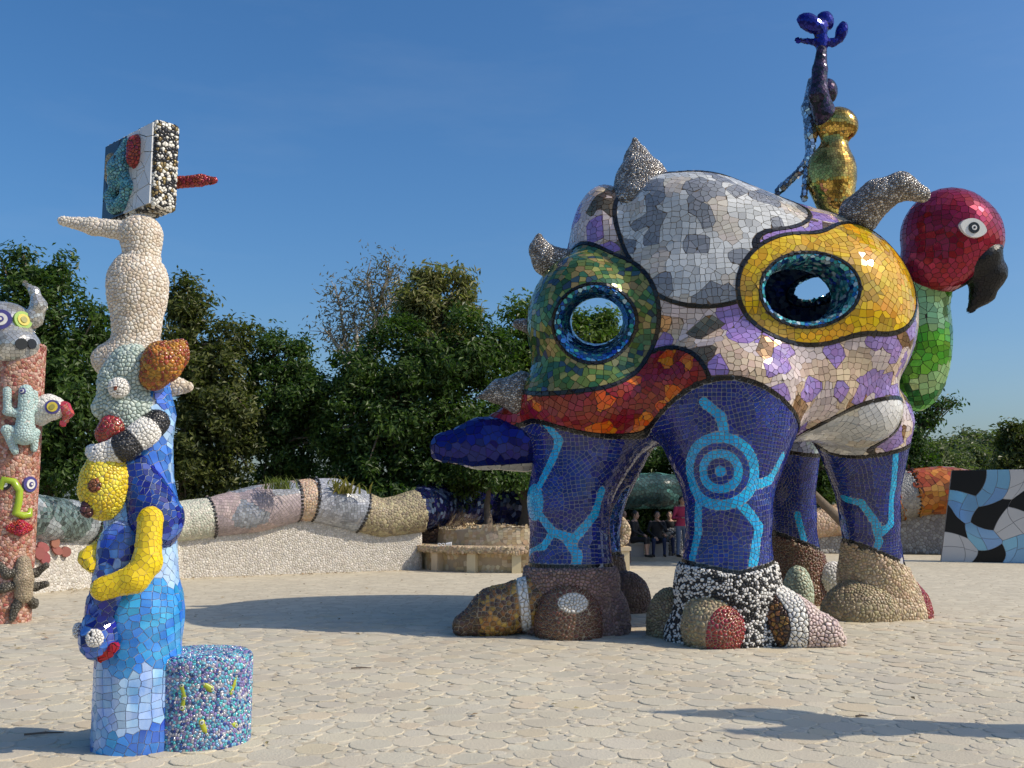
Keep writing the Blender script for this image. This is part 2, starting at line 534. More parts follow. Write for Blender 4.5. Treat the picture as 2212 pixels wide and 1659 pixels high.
def covered(T, name, f, lo, hi, h, s, gap, gm, mats, weights=None, clump=0, style='flat', lift=.006, relax=None, seed=1, tilt=.02, fields=(), parent=None, keepn=0, cap=.95, patch=None, **pr):
    """one SDF part: grout body plus its tiles. fields: [(fn, [mats], weights)] painted first, in order"""
    rng = np.random.default_rng(seed)
    if relax is None: relax = 0
    V, Q, N = sdf_mesh(f, lo, hi, h)
    mb = MB(); mb.add(V, Q, 0, True)
    base = T.part(name, mb, gm, parent, **pr)
    pids = {}
    if patch:
        polys, nn, pid = tiles_patch(V, Q, N, s, gap, rng, f, patch)
        pids = {id(q): int(k) for q, k in zip(polys, pid)}
    else: polys, nn = tiles(V, Q, N, s, gap, rng, f, relax, cap=cap)
    up = [i for i, q in enumerate(polys) if q.mean(0)[2] > -.02]
    polys = [polys[i] for i in up]; nn = nn[up]
    allm = []; AP = []; AN = []; AK = []
    for fn, ms, w in fields:
        (pi, ni), (polys, nn) = cut(polys, nn, fn, gap, .12*s*s)
        if pi:
            w = w or [1/len(ms)]*len(ms)
            AP += pi; AN.append(ni); AK.append(rng.choice(len(ms), len(pi), p=w)+len(allm)); 
        allm += ms
    w = weights or [1/len(mats)]*len(mats)
    if polys:
        cen = np.array([q.mean(0) for q in polys])
        if patch and clump:
            lab = rng.choice(len(mats), 4000, p=w); kk = np.array([lab[pids.get(id(q), i) % 4000] for i, q in enumerate(polys)])
        else: kk = palette_pick(cen, clump, rng, w, len(mats))
        AP += polys; AN.append(nn); AK.append(kk+len(allm))
    allm += mats
    AN = np.concatenate(AN); AK = np.concatenate(AK)
    keep = np.zeros(len(AP), bool)
    if keepn:
        r = shown(AP, AN); keep[np.argsort(-r)[:keepn]] = True; keep &= r > 0
    coat(T, base, AP, AN, allm, AK, style, lift, tilt, rng, keep, tile='mosaic_tile' if style == 'flat' else 'pebble', field='tile_field' if style == 'flat' else 'pebble_field')
    return base
# ================================================================== the large mosaic beast
def trace(f, px, py, t=7.0):
    """where the line of sight through a picture point meets a shape (or passes closest to it)"""
    d = unit(P(px, py, 1.0)-CAMP); best = (9e9, t)
    for _ in range(160):
        v = float(f((CAMP+d*t)[None])[0])
        if abs(v) < best[0]: best = (abs(v), t)
        if v < .002 or t > 60: break
        t += max(v*.7, .002)
    return CAMP+d*best[1]
KB = 1.042
def S(x, y, z): return A(x*KB, y*KB, EYE+(z-EYE)*KB)
def R3(x, y, z): return A(x, y, z)*KB
def PB(px, py, Y): return P(px, py, Y*KB)
BX, BY = 3.07, 14.48
legA = [A(1.08, 13.40, 2.80), A(.74, 13.08, 1.7), A(.76, 13.02, .62)]
legB = [A(2.72, 12.62, 2.90), A(2.64, 12.22, 1.6), A(2.60, 12.22, .62)]
legE = [A(5.00, 14.20, 2.75), A(5.16, 14.50, 1.5), A(5.27, 14.72, .55)]
legC = [A(4.45, 16.10, 2.75), A(4.62, 16.60, 1.5), A(4.74, 16.75, .55)]
legD = [A(1.75, 15.45, 2.75), A(1.38, 15.85, 1.5), A(1.36, 15.90, .55)]
LEGS = [(legA, (.84, .48, .55)), (legB, (1.02, .46, .57)), (legE, (.70, .36, .44)), (legC, (.55, .34, .40)), (legD, (.5, .30, .36))]
def f_leg(i, p):
    pts, rs = LEGS[i]
    return np.maximum(chain(p, pts, rs, .22), .60-p[..., 2])
def f_solid(p):
    f = ell(p, S(2.95, 13.9, 4.12), R3(2.58, 2.4, 1.75))
    f = smin(f, ell(p, PB(1485, 505, 13.0), R3(1.0, 1.2, .77)), .35)
    f = smin(f, ell(p, PB(1590, 535, 13.05), R3(.75, 1.1, .58)), .35)
    f = smin(f, ell(p, PB(1410, 490, 13.1), R3(.5, .9, .58)), .25)
    f = smin(f, ell(p, PB(1305, 540, 13.1), R3(.46, .8, .86)), .22)
    f = smin(f, ell(p, PB(1266, 705, 12.75), R3(.76, 1.05, .95)), .22)
    f = smin(f, ell(p, PB(1285, 868, 12.8), R3(1.0, 1.1, .62)), .30)
    f = smin(f, cone(p, PB(1190, 895, 12.9), PB(1085, 932, 12.95), .47, .27), .15)
    f = smin(f, ell(p, PB(1460, 850, 12.9), R3(.9, 1.15, .62)), .40)
    f = smin(f, ell(p, PB(1790, 690, 12.8), R3(1.0, 1.1, 1.2)), .40)
    f = smin(f, ell(p, PB(1650, 780, 12.85), R3(.9, 1.1, .85)), .40)
    f = smin(f, ell(p, PB(1715, 845, 12.75), R3(.75, 1.0, .58)), .35)
    f = smin(f, ell(p, PB(1835, 885, 13.0), R3(.62, .8, .5)), .25)
    return f
H1 = trace(f_solid, 1286, 697); H2 = trace(f_solid, 1752, 622)
V1 = unit(H1-CAMP); V1 = unit(V1+A(.02, 0, .02))
N2 = unit(grad(f_solid, H2[None]))[0]
def frame(n, roll):
    x = unit(np.cross(A(0, 0, 1), -n)); x = -x if x[0] < 0 else x
    z = np.cross(x, n); z = -z if z[2] < 0 else z
    c, s = math.cos(roll), math.sin(roll)
    return np.stack([c*x+s*z, n, -s*x+c*z], 1)
F2 = frame(N2, rad(9)); F1 = frame(-V1, rad(8))
def f_hole1(p):
    d = (p-H1) @ V1
    q = ((p-H1) @ F1)*A(.90, 0, 1.0)
    return np.linalg.norm(q, axis=-1)-(.43-.11*np.clip(d/.7, 0, 1)+.12*np.clip((d-1.2)/1.5, 0, 1))
def f_hole2(p): return ell(p, H2-N2*.15, (.57, 1.25, .40), F2)
V2 = unit(H2-CAMP)
BK1 = H2+V2*4.3
def f_far2(p): return ell(p, BK1+A(.05, 0, -.12), (.52, 1.3, .25))
def f_far(p): return np.minimum(ell(p, S(2.2, 15.3, 5.75), (.7, .9, .9)), f_far2(p))  # first ellipsoid: unseen roof opening, added to let light onto the lining
def f_in(p): return np.minimum(ell(p, S(2.95, 13.9, 4.15), R3(2.08, 1.92, 1.25)), ell(p, S(2.85, 13.9, 1.05), R3(1.75, 1.7, 1.40)))
def f_vault(p): return ell(p, S(2.85, 13.9, 1.05), R3(1.7, 1.65, 1.40))
def f_body(p):
    f = f_solid(p)
    f = smax(f, -f_in(p), .12)
    for i in range(5): f = smin(f, f_leg(i, p), .25)
    f = smax(f, -f_vault(p), .14)
    f = smax(f, -f_hole1(p), .10); f = smax(f, -f_hole2(p), .12); f = smax(f, -f_far(p), .08)
    return f
Bst = Thing('mosaic_beast', 'giant mosaic beast with patchwork shell, grey horns, blue legs and a red bird head', 'sculpture', (3.07, 14.48, 0))
g_brown = grout('brown', (.16, .11, .07)); g_dark = grout('dark', (.05, .04, .035)); g_light = grout('light', (.40, .39, .39)); g_tan = grout('tan', (.42, .33, .22)); g_red = grout('red', (.2, .1, .07))
g_white = grout('white', (.55, .52, .47)); g_black = grout('black', (.02, .02, .02))
def gl(n, c, r=.14, metal=0, var=.2, hue=.02, **k): return mat(n, c, r, metal, var, hue, **k)
silver = [gl('silver light', (.60, .60, .57), .16), gl('silver grey', (.24, .25, .27), .2, var=.12), gl('silver cream', (.56, .50, .42), .16)]
purple = [gl('violet', (.30, .20, .47), .16), gl('shell pink', (.60, .50, .47), .16), gl('sand', (.58, .44, .31), .2), gl('bronze mirror', (.42, .25, .13), .12, .85, hue=.01)]
redm = [gl('blood red', (.26, .012, .012), .16, var=.25), gl('orange', (.72, .15, .008), .18, var=.15)]
yellow = [gl('yolk', (.66, .40, .008), .14, .1), gl('amber', (.64, .34, .008), .14), gl('ochre', (.42, .27, .02), .16)]
green = [gl('moss', (.12, .19, .04), .12, .3, .3, .04), gl('leaf', (.04, .13, .05), .12, .3, .3, .05), gl('straw', (.30, .26, .08), .14, .2, .25, .04), gl('petrol', (.05, .09, .12), .12, .4, .3, .06)]
teal = [gl('teal', (.12, .42, .42), .12, .2), gl('ice', (.45, .55, .58), .14, .2), gl('pale violet', (.32, .35, .5), .14, .2)]
rimb = [gl('mirror blue', (.03, .16, .42), .07, .75, .35, .03), gl('mirror teal', (.06, .38, .40), .08, .6, .3, .04), gl('mirror sky', (.30, .48, .60), .06, .8, .2)]
innb = [gl('inner blue', (.03, .10, .40), .1, .6, .4), gl('inner silver', (.40, .50, .62), .08, .7, .3)]
white = [gl('white glass', (.70, .69, .66), .16, var=.08), gl('pearl', (.50, .51, .50), .16, var=.1), gl('cream', (.62, .57, .46), .16)]
cobalt = [gl('cobalt', (.013, .024, .17), .14, var=.3, hue=.01), gl('ultramarine', (.016, .034, .23), .14, var=.3, hue=.01)]
cyan = [gl('turquoise', (.014, .40, .70), .15, var=.18, hue=.012)]
black = [mat('black tile', (.012, .011, .010), .22, var=.3, hue=0)]
Vb, Qb, Nb = sdf_mesh(f_body, (-.7, 11.4, .55), (6.4, 17.8, 6.8), .064)
# seam between body and legs: scallops standing over each leg
TH = [math.atan2(l[0][0][1]-BY, l[0][0][0]-BX) for l in LEGS]
PK = [.52, .95, .30, .3, .3]; WD = [.27, .45, .28, .4, .4]
def f_legs(p):
    th = np.arctan2(p[..., 1]-BY, p[..., 0]-BX)
    h = np.full(th.shape, 2.16)
    for t, k, w in zip(TH, PK, WD):
        d = np.abs((th-t+math.pi) % (2*math.pi)-math.pi)
        h = h+k*np.exp(-(d/w)**2)
    return (p[..., 2]-h)*.8
def near_leg(p): return np.argmin(np.stack([chain(p, l, r, .1) for l, r in LEGS]), 0)
def f_yellow(p): return smin(ell(p, H2+A(.06, 0, .05), (.98, 1.3, .74), F2), ell(p, H2+A(.85, .6, .22), (.80, 1.2, .80)), .2)
G0 = trace(f_solid, 1270, 640)
def f_green(p): return union(.25, ell(p, H1+A(-.10, .3, .12), (.92, 1.4, .98)), ell(p, H1+A(-.6, .5, -.35), (.62, 1.2, .50)), ell(p, G0+A(-.35, .4, .45), (.6, 1.2, .6)))
S0 = trace(f_solid, 1480, 470); S1 = trace(f_solid, 1640, 440); S2 = trace(f_solid, 1530, 590); S3 = trace(f_solid, 1400, 440)
def f_silver(p): return union(.35, ell(p, S0, (.85, 1.1, .85)), ell(p, S1+A(0, 0, .1), (.80, 1.1, .50)), ell(p, S2, (.72, .9, .42)), ell(p, S3+A(.05, 0, .1), (.45, .8, .45)))
R0 = trace(f_solid, 1270, 905); R1 = trace(f_solid, 1440, 850)
def f_redp(p): return union(.30, ell(p, R0, (1.1, 1.4, .52)), ell(p, R1+A(0, 0, -.05), (.55, 1.0, .62)), cone(p, PB(1190, 895, 12.9), PB(1085, 932, 12.95), .7, .5))
W0 = trace(f_solid, 1850, 930)
def f_whitep(p): return union(.1, ell(p, W0+A(0, .1, -.02), (.92, 1.1, .34), rotm(0, rad(-20), 0)), ell(p, W0+A(-.15, .1, -.35), (.8, 1.2, .25)))
def f_back(p): return 13.62-.10*(p[..., 0]-3)-p[..., 1]+.9*np.clip(4.8-p[..., 2], 0, 2)
rngb = np.random.default_rng(5)
cq = Vb[Qb].mean(1)
inn = f_in(cq)
lf = f_legs(cq); isleg = (lf < .0) & (np.min(np.stack([chain(cq, l, r_, .1) for l, r_ in LEGS]), 0) < .3)
lid = near_leg(cq)
mb = MB(); mb.v, mb.n = [Vb], len(Vb)
def sub(mask, mi=0):
    m_ = MB(); q = Qb[mask]; u, inv = np.unique(q, return_inverse=True)
    m_.add(Vb[u], inv.reshape(q.shape), mi, True); return m_, u
body_base = None
m_, u_ = sub(~isleg)
gm_i = np.where(f_redp(cq[~isleg]) < 0, 1, np.where(f_green(cq[~isleg]) < 0, 1, 0)); gm_i = np.where(f_whitep(cq[~isleg]) < 0, 2, gm_i)
m_.m = [gm_i.astype(np.int32)]
body_base = Bst.part('body', m_, [g_brown, g_dark, g_light])
allP = []; allN = []; allM = []; allG = []
def keepit(pn, ms, gname, clump=0, w=None):
    pl, nm = pn
    if not pl: return
    cen = np.array([q.mean(0) for q in pl])
    w = w or [1/len(ms)]*len(ms)
    if clump: pk = np.searchsorted(np.cumsum(w), LABU[[PID.get(id(q), (None, 0))[1] % 9000 for q in pl]]*.9999)
    else: pk = rngb.choice(len(ms), len(pl), p=w)
    allP.extend(pl); allN.append(nm); allM.extend([ms[k] for k in pk]); allG.extend([gname]*len(pl))
# body tiles
def subtri(mask):
    q = Qb[mask]; u, inv = np.unique(q, return_inverse=True); return Vb[u], inv.reshape(q.shape), Nb[u]
PID = {}
LABU = np.random.default_rng(77).random(9000)
def patched(mask, s_, gap, clump, off):
    v, q, n = subtri(mask)
    P_, N_, I_ = tiles_patch(v, q, n, s_, gap, rngb, f_body, clump)
    for a, k in zip(P_, I_): PID[id(a)] = (a, int(k)+off)
    return P_, N_
nearhole = np.minimum(f_hole1(cq), f_hole2(cq)) < .20
def holes(p): return np.minimum(np.minimum(f_hole1(p), f_hole2(p)), f_far2(p))-.10
pn = patched((lf > -.12) & ~(holes(cq) < -.08), .088, .0055, .30, 0)
_, pn = cut(*pn, holes, .005, .0005)
ph_ = tiles(*subtri((holes(cq) < .10)), .048, .004, rngb, f_body, 1)
ph_, _ = cut(*ph_, holes, .005, .0002)
def cutid(pl, nm, fn, gap, am):
    """cut, keeping the patch number of each tile"""
    ids = [PID.get(id(q), (None, 0))[1] for q in pl]
    if not pl: return ([], nm), ([], nm)
    ln = np.array([len(q) for q in pl]); off = np.concatenate([[0], np.cumsum(ln)[:-1]])
    v = fn(np.concatenate(pl)); mn = np.minimum.reduceat(v, off); mx = np.maximum.reduceat(v, off)
    A_, B_, an, bn = [], [], [], []
    for i, q in enumerate(pl):
        if mx[i] <= -gap/2: A_.append(q); an.append(nm[i])
        elif mn[i] >= gap/2: B_.append(q); bn.append(nm[i])
        else:
            w = v[off[i]:off[i]+ln[i]]
            for c, L, M in ((clip(q, w, -gap/2), A_, an), (clip(q, -w, -gap/2), B_, bn)):
                if len(c) < 3: continue
                x = c[1:-1]-c[0]; y = c[2:]-c[0]
                if np.linalg.norm(np.cross(x, y).sum(0))/2 < am: continue
                L.append(c); M.append(nm[i]); PID[id(c)] = (c, ids[i])
    return (A_, np.array(an).reshape(-1, 3)), (B_, np.array(bn).reshape(-1, 3))
cut_plain = cut; cut = cutid
GP = .006; AM = .0006
_, pn = cut(*pn, lambda p: f_legs(p)-.025, GP, AM)
SW = .026
a, ph_ = cut(*ph_, lambda p: f_far2(p)-.09, GP, AM*.3)
keepit(a, [rimb[2], teal[1], rimb[1]], 'opening_rim')
a, b_ = cut(*ph_, lambda p: np.minimum(f_hole1(p), f_hole2(p))-.062, GP, AM*.3)
a1, a2 = cut(*a, f_in, GP, AM*.3)
a3, a2 = cut(*a2, lambda p: f_hole2(p)-.07, GP, AM*.3)
keepit(a3, rimb+teal[:2], 'opening_rim', 0, [.25, .25, .2, .2, .1])
keepit(a2, rimb, 'opening_rim', 0, [.55, .25, .2]); keepit(a1, innb[:1], 'inside_lining')
keepit(b_, black, 'black_seam')
a, pn = cut(*pn, lambda p: f_in(p)-.13, GP, AM)
a, a1 = cut(*a, lambda p: p[..., 2]-3.3, GP, AM)
keepit(a, innb[:1], 'inside_lining'); a2, a1 = cut(*a1, lambda p: f_far2(p)-.38, GP, AM)
keepit(a2, [rimb[2], innb[1], teal[1]], 'inside_lining'); keepit(a1, innb, 'inside_lining', .3, [.4, .6])
def pieces(pn, spacing, size, ms, share, gname):
    """angular shards of another colour set into a panel"""
    pl, nm = pn
    if not pl: return pn
    cen = np.array([q.mean(0) for q in pl])
    nm0 = nm
    key = np.floor(cen/spacing+rngb.random(3)).astype(np.int64); _, i = np.unique(key, axis=0, return_index=True)
    i = i[rngb.random(len(i)) < .85]
    pick = rngb.choice(len(ms), len(i), p=share)
    for k, m in enumerate(ms):
        ii = i[pick == k]
        if not len(ii): continue
        n = nm0[ii]; c = cen[ii]; t = unit(np.cross(n, rngb.normal(0, 1, n.shape))); b = np.cross(n, t)
        rx = size*rngb.uniform(.7, 1.35, len(ii)); ry = size*rngb.uniform(.6, 1.15, len(ii)); sk = rngb.uniform(-.45, .45, len(ii))
        def fo(p):
            best = np.full(p.shape[:-1], 9.0)
            for j in range(len(ii)):
                q = p-c[j]; u = q @ t[j]; v = q @ b[j]
                best = np.minimum(best, np.maximum(np.maximum(np.abs(u+sk[j]*v)-rx[j], np.abs(v-.2*sk[j]*u)-ry[j]), np.abs(q @ n[j])-.25))
            return best
        a, (pl, nm) = cut(pl, nm, fo, GP, AM*.6); keepit(a, [m], gname)
    return pl, nm
SHARDS = {'red_panel': (.40, .085, [redm[1]], [1.0]), 'silver_panel': (.50, .125, [silver[1]], [1.0])}
for fn, ms, gname, clump, w in ((f_back, teal, 'teal_panel', .3, None), (f_yellow, yellow, 'yellow_panel', .27, [.58, .2, .22]), (f_green, green, 'green_panel', 0, [.35, .25, .28, .12]),
                                (f_silver, silver, 'silver_panel', .36, [.45, .10, .45]), (f_whitep, white, 'white_panel', .25, None),
                                (f_redp, redm, 'red_panel', .30, [.97, .03])):
    a, pn = cut(*pn, lambda p: fn(p)+SW, GP, AM)
    if gname in SHARDS: a = pieces(a, *SHARDS[gname], gname)
    keepit(a, ms, gname, clump, w)
    a, pn = cut(*pn, lambda p: fn(p)-SW, GP, AM); keepit(a, black, 'black_seam')
pn = pieces(pn, .40, .15, [purple[0], purple[3], purple[2]], [.6, .2, .2], 'purple_panel')
keepit(pn, purple, 'purple_panel', .30, [.10, .52, .34, .04])
nbody = len(allP)
# leg tiles, with turquoise bands (plain rings and branching bands)
leg_bases = []
for i in range(5):
    m_, u_ = sub(isleg & (lid == i)); leg_bases.append(Bst.part('leg', m_, [g_light]))
pn = patched((lf < .12) & (cq[:, 2] > .58), .054, .0075, .32, 4000)
def on(px, py): return trace(f_body, px, py)
def band(pts, w): 
    q = [on(*a) for a in pts]
    return lambda p: chain(p, q, [w]*len(q), .02)
cB = on(1556, 1018)
bands = [lambda p: np.abs(np.linalg.norm(p-cB, axis=-1)-.40)-.062, lambda p: np.abs(np.linalg.norm(p-cB, axis=-1)-.21)-.052, lambda p: np.linalg.norm(p-cB, axis=-1)-.07,
         band([(1520, 868), (1558, 900), (1565, 945)], .06), band([(1510, 1085), (1508, 1150), (1492, 1220)], .06), band([(1600, 1088), (1640, 1140), (1625, 1232)], .066),
         band([(1625, 1050), (1665, 1035), (1690, 985)], .06),
         band([(1178, 915), (1208, 950), (1190, 1000), (1165, 1050)], .06), lambda p: ell(p, on(1153, 1085), (.14, .3, .24)),
         band([(1165, 1110), (1195, 1150), (1240, 1165), (1285, 1110), (1300, 1060)], .058), band([(1225, 1165), (1248, 1200), (1240, 1240)], .062), band([(1195, 1150), (1175, 1180), (1142, 1196)], .05),
         band([(1822, 1075), (1860, 1085), (1885, 1120), (1905, 1150), (1925, 1130), (1930, 1050), (1935, 980)], .055), band([(1890, 1135), (1900, 1170), (1880, 1205)], .05),
         band([(1722, 1110), (1738, 1170)], .055)]
def seamz(p):
    k = near_leg(p)
    return np.select([k == 2, k == 3, k == 1], [.90-.42*(p[..., 0]-5.27), .98-.40*(p[..., 0]-4.74), .82+.10*np.abs(p[..., 0]-2.6)/.5], .84)
seamf = lambda p: seamz(p)+.045-p[..., 2]
a, pn = cut(*pn, lambda p: seamf(p)+0.0, GP, AM*.4)[::-1]
keepit(a, black, 'black_seam')
(a, pn) = cut(*pn, lambda p: -(f_legs(p)+SW), GP, AM*.4)
a, _ = cut(*a, lambda p: f_legs(p)-SW, GP, AM*.4); keepit(a, black, 'black_seam')
a, pn = cut(*pn, lambda p: f_in(p)-.05, GP, AM*.4); keepit(a, innb[:1], 'inside_lining')
for bf in bands:
    a, pn = cut(*pn, bf, GP, AM*.35); keepit(a, cyan, 'turquoise_band')
keepit(pn, cobalt, 'blue_field', .25, [.6, .4])
allN = np.concatenate(allN)
vis = shown(allP, allN)
vis[nbody:] *= .6
KE = set(np.argsort(-vis)[:300].tolist())
cenA = np.array([q.mean(0) for q in allP]); lidA = near_leg(cenA)
cut = cut_plain
groups = {}
for i in range(len(allP)):
    b = ('body' if i < nbody else int(lidA[i]))
    groups.setdefault((b, allG[i]), []).append(i)
for (b, gname), ids in groups.items():
    base = body_base if b == 'body' else leg_bases[b]
    ms = list(dict.fromkeys(allM[i] for i in ids)); pk = np.array([ms.index(allM[i]) for i in ids])
    coat(Bst, base, [allP[i] for i in ids], allN[ids], ms, pk, 'flat', .008 if gname != 'black_seam' else .016, .03, rngb, np.array([i in KE for i in ids]), 'mosaic_tile', gname)
# ---- horns
pewter = [mat('pewter bead', (.42, .40, .37), .25, .55, .35, .02), mat('pewter dark', (.20, .18, .16), .3, .45, .35, .02)]
def horn(label, pts, rs, s=.045, seed=3):
    lo, hi = bounds(pts, max(rs)+.1); s = .032
    covered(Bst, 'horn', lambda p: chain(p, pts, rs, .09), lo, hi, .05, s, .004, g_brown, pewter, style='pebble', lift=.009, seed=seed, label=label)
horn('tall pointed grey horn on the shoulder', [PB(1392, 440, 12.75), PB(1386, 395, 12.8), PB(1377, 345, 12.88), PB(1371, 302, 12.92)], [.50, .36, .17, .035])
horn('long curved grey horn pointing right', [PB(1858, 462, 12.45), PB(1895, 425, 12.3), PB(1945, 402, 12.2), PB(1992, 420, 12.15)], [.27, .21, .165, .10])
horn('small upright grey horn at the left edge', [PB(1222, 580, 12.8), PB(1182, 562, 12.72), PB(1165, 538, 12.7), PB(1164, 512, 12.7)], [.27, .19, .12, .045])
horn('small grey horn on the far side', [PB(1150, 705, 14.0), PB(1118, 700, 14.0)], [.12, .07])
horn('long grey horn pointing left above the tail', [PB(1120, 850, 12.7), PB(1080, 846, 12.75), PB(1034, 858, 12.8)], [.30, .15, .02])
# ---- tail
tl = [PB(1130, 955, 12.95), PB(1040, 958, 12.85), PB(962, 966, 12.8)]
covered(Bst, 'tail', lambda p: np.minimum(chain(p, tl, [.40, .33, .20], .1), 9), *bounds(tl, .5), .05, .09, .004, g_dark, [gl('tail mirror', (.008, .014, .17), .10, .5, .12, .008)], lift=.004, tilt=.02, seed=8,
        fields=[(lambda p: p[..., 2]-2.10-.06*(p[..., 0]+.9), [gl('tail underside', (.6, .55, .46), .25)], None)])
# ---- neck, head, beak, eye
nk = [PB(1990, 600, 14.3), PB(1975, 720, 14.3), PB(1965, 810, 14.3)]
covered(Bst, 'neck', lambda p: smin(ell(p, PB(1975, 715, 14.3), R3(.50, .55, 1.16)), cone(p, PB(1992, 615, 14.15), PB(2025, 555, 14.0), .42, .42), .15), A(5.1, 13.8, 2.6), A(7.1, 16.0, 6.4), .06, .11, .006, g_dark,
        [gl('grass mirror', (.10, .36, .03), .08, .5, .3), gl('deep green mirror', (.03, .2, .03), .08, .5, .3), gl('pale green', (.3, .5, .2), .1, .3)], [.5, .35, .15], .3, lift=.005, seed=9, tilt=.02, patch=.3)
hd = PB(2052, 512, 13.9)
def f_head(p): return union(.14, ell(p, hd, R3(.67, .6, .70)), ell(p, PB(2022, 572, 13.9), R3(.48, .5, .42)), ell(p, PB(2112, 515, 13.9), R3(.31, .40, .45)))
bka, bkb = PB(2162, 545, 13.4), PB(2080, 614, 13.4)
bkn = unit(np.cross(bkb-bka, bka-CAMP)); bkn = bkn if bkn[2] < 0 else -bkn
def f_bk(p): return -((p-bka) @ bkn)
head_o = covered(Bst, 'head', f_head, A(5.2, 13.4, 4.1), A(7.7, 15.6, 6.7), .06, .10, .006, g_dark, [gl('crimson mirror', (.30, .012, .035), .10, .45, .16, .01), gl('rose mirror', (.42, .035, .07), .12, .45, .16, .01)], [.97, .03], .3, lift=.004, seed=10, tilt=.018, patch=.28, fields=[(f_bk, [gl('beak black', (.010, .010, .011), .34, var=.2, hue=0, spec=.3)], None)])
bk = [PB(2112, 566, 13.8), PB(2130, 590, 13.8), PB(2122, 632, 13.85), PB(2097, 668, 13.9)]
covered(Bst, 'beak', lambda p: chain(p, bk, [.40, .27, .165, .05], .08), *bounds(bk, .4), .04, .05, .003, g_black, [gl('beak black', (.010, .010, .011), .34, var=.2, hue=0, spec=.3)], lift=.003, seed=11, tilt=.01)
# eye: an almond of white with a black ring
ep = trace(f_head, 2101, 493); en = unit(grad(f_head, ep[None]))[0]
EF = frame(en, rad(-14))
def disc(mb, c, F, rx, rz, h, mat=0, seg=24, almond=False):
    th = np.arange(seg)*2*math.pi/seg
    x = rx*np.cos(th); z = rz*np.sin(th)*(np.abs(np.sin(th))**.35 if almond else 1)
    top = c+(np.stack([x*.94, np.full(seg, h), z*.94], 1)) @ F.T
    bot = c+(np.stack([x, np.full(seg, -.05), z], 1)) @ F.T
    j = np.arange(seg); j2 = (j+1) % seg
    mb.add(np.concatenate([top, bot]), np.stack([j, j+seg, j2+seg, j2], 1)[:, ::-1], mat)
    k = mb.n-2*seg
    mb.f.append((np.arange(seg)[None]+k)[:, ::-1]); mb.m.append(np.array([mat], np.int32)); mb.sm.append(np.zeros(1, bool))
mb = MB(); disc(mb, ep, EF, .21, .145, .035, almond=True)
eye = Bst.part('eye', mb, [gl('eye white', (.78, .76, .70), .2, var=.05)])
mb = MB(); disc(mb, ep, EF, .085, .085, .048); Bst.part('pupil', mb, black, eye)
mb = MB(); disc(mb, ep, EF, .04, .04, .054); Bst.part('pupil_ring', mb, [MATS['eye white']], eye)
mb = MB(); disc(mb, ep, EF, .018, .018, .06); Bst.part('pupil_centre', mb, black, eye)
# ---- feet and toes
def pb(n, c, r=.4, var=.3, metal=0.0): return mat(n, c, r, metal, var, .02)
p_rose = [pb('rose pebble', (.30, .19, .16)), pb('mauve pebble', (.22, .14, .13))]
p_amber = [pb('amber stone', (.40, .22, .05), .2), pb('honey stone', (.28, .14, .035), .2), pb('umber stone', (.10, .055, .03), .2)]
p_white = [pb('white pebble', (.74, .71, .64), .4, .12)]
p_choc = [pb('chocolate stone', (.12, .055, .03), .22), pb('brown stone', (.16, .07, .04), .22)]
p_bw = [pb('white bead', (.75, .72, .66), .3, .12), pb('black bead', (.03, .028, .026), .25)]
p_olive = [pb('olive pebble', (.30, .24, .13)), pb('khaki pebble', (.36, .29, .17))]
p_redp = [pb('red stone', (.26, .03, .025), .2)]
p_pink = [pb('pink pebble', (.60, .47, .42), .4, .15)]
p_tan = [pb('tan pebble', (.46, .34, .20)), pb('buff pebble', (.55, .43, .28))]
p_green = [pb('celadon pebble', (.40, .46, .34))]
p_dark = [pb('peat pebble', (.10, .06, .045)), pb('bark pebble', (.14, .09, .07))]
def foot(name, f, lo, hi, s, gm, ms, seed, fields=(), lift=.016, w=None, label=None, h=.06, parent=None):
    return covered(Bst, name, lambda p: np.maximum(f(p), -.03-p[..., 2]), lo, hi, h, s, .008, gm, ms, w, style='pebble', lift=lift, seed=seed, fields=fields, parent=parent, cap=.8, keepn=20, **({'label': label} if label else {}))
def flare(c, r0, r1, z=.78): return lambda p: smin(cone(p, A(c[0], c[1], z-.08), A(c[0], c[1], .25), r0, r1*.82), ell(p, A(c[0], c[1], .08), (r1*1.12, r1*1.05, .42)), .15)
def box_of(c, r, z=1.0): return A(c[0]-r, c[1]-r, -.05), A(c[0]+r, c[1]+r, z+.3)
cA, cBf, cE, cC, cD = [l[2] for l in (legA, legB, legE, legC, legD)]
def legfoot(i, c, rx, ry, h=.42, ztop=.81, k=.16):
    pts, rs = LEGS[i]
    ext = [pts[1], pts[2], A(c[0], c[1], 0)]
    return lambda p: np.maximum(smin(chain(p, ext, [rs[1], rs[2], rs[2]], .18)-.022, ell(p, A(c[0], c[1], .06), (rx, ry, h)), k), p[..., 2]-(seamz(p)-.012))
def toe(pts, rs, s, gm, ms, seed, fields=(), label=None, k=.08):
    return foot('toe', lambda p: chain(p, pts, rs, k), *bounds(pts, max(rs)+.12), s, gm, ms, seed, fields=fields, label=label)
def lump(c, r, s, gm, ms, seed, fields=(), label=None):
    c = np.asarray(c, float)
    return foot('toe', lambda p: ell(p, c, r), c-np.array(r)-.1, c+np.array(r)+.1, s, gm, ms, seed, fields=fields, label=label)
foot('foot', legfoot(0, cA+A(.02, .08, 0), .70, .66), *box_of(cA, 1.1), .042, g_brown, p_rose, 21, label='left near foot of rose coloured pebbles')
toe([A(.28, 12.86, .40), A(-.22, 12.74, .28), A(-.60, 12.70, .12)], [.33, .29, .14], .058, g_tan, p_amber, 22, label='amber toe with a white band',
    fields=[(lambda p: p[..., 0]+.42, [p_amber[2]], None), (lambda p: np.abs(p[..., 0]+.12*p[..., 2]-.20)-.065, p_white, None)])
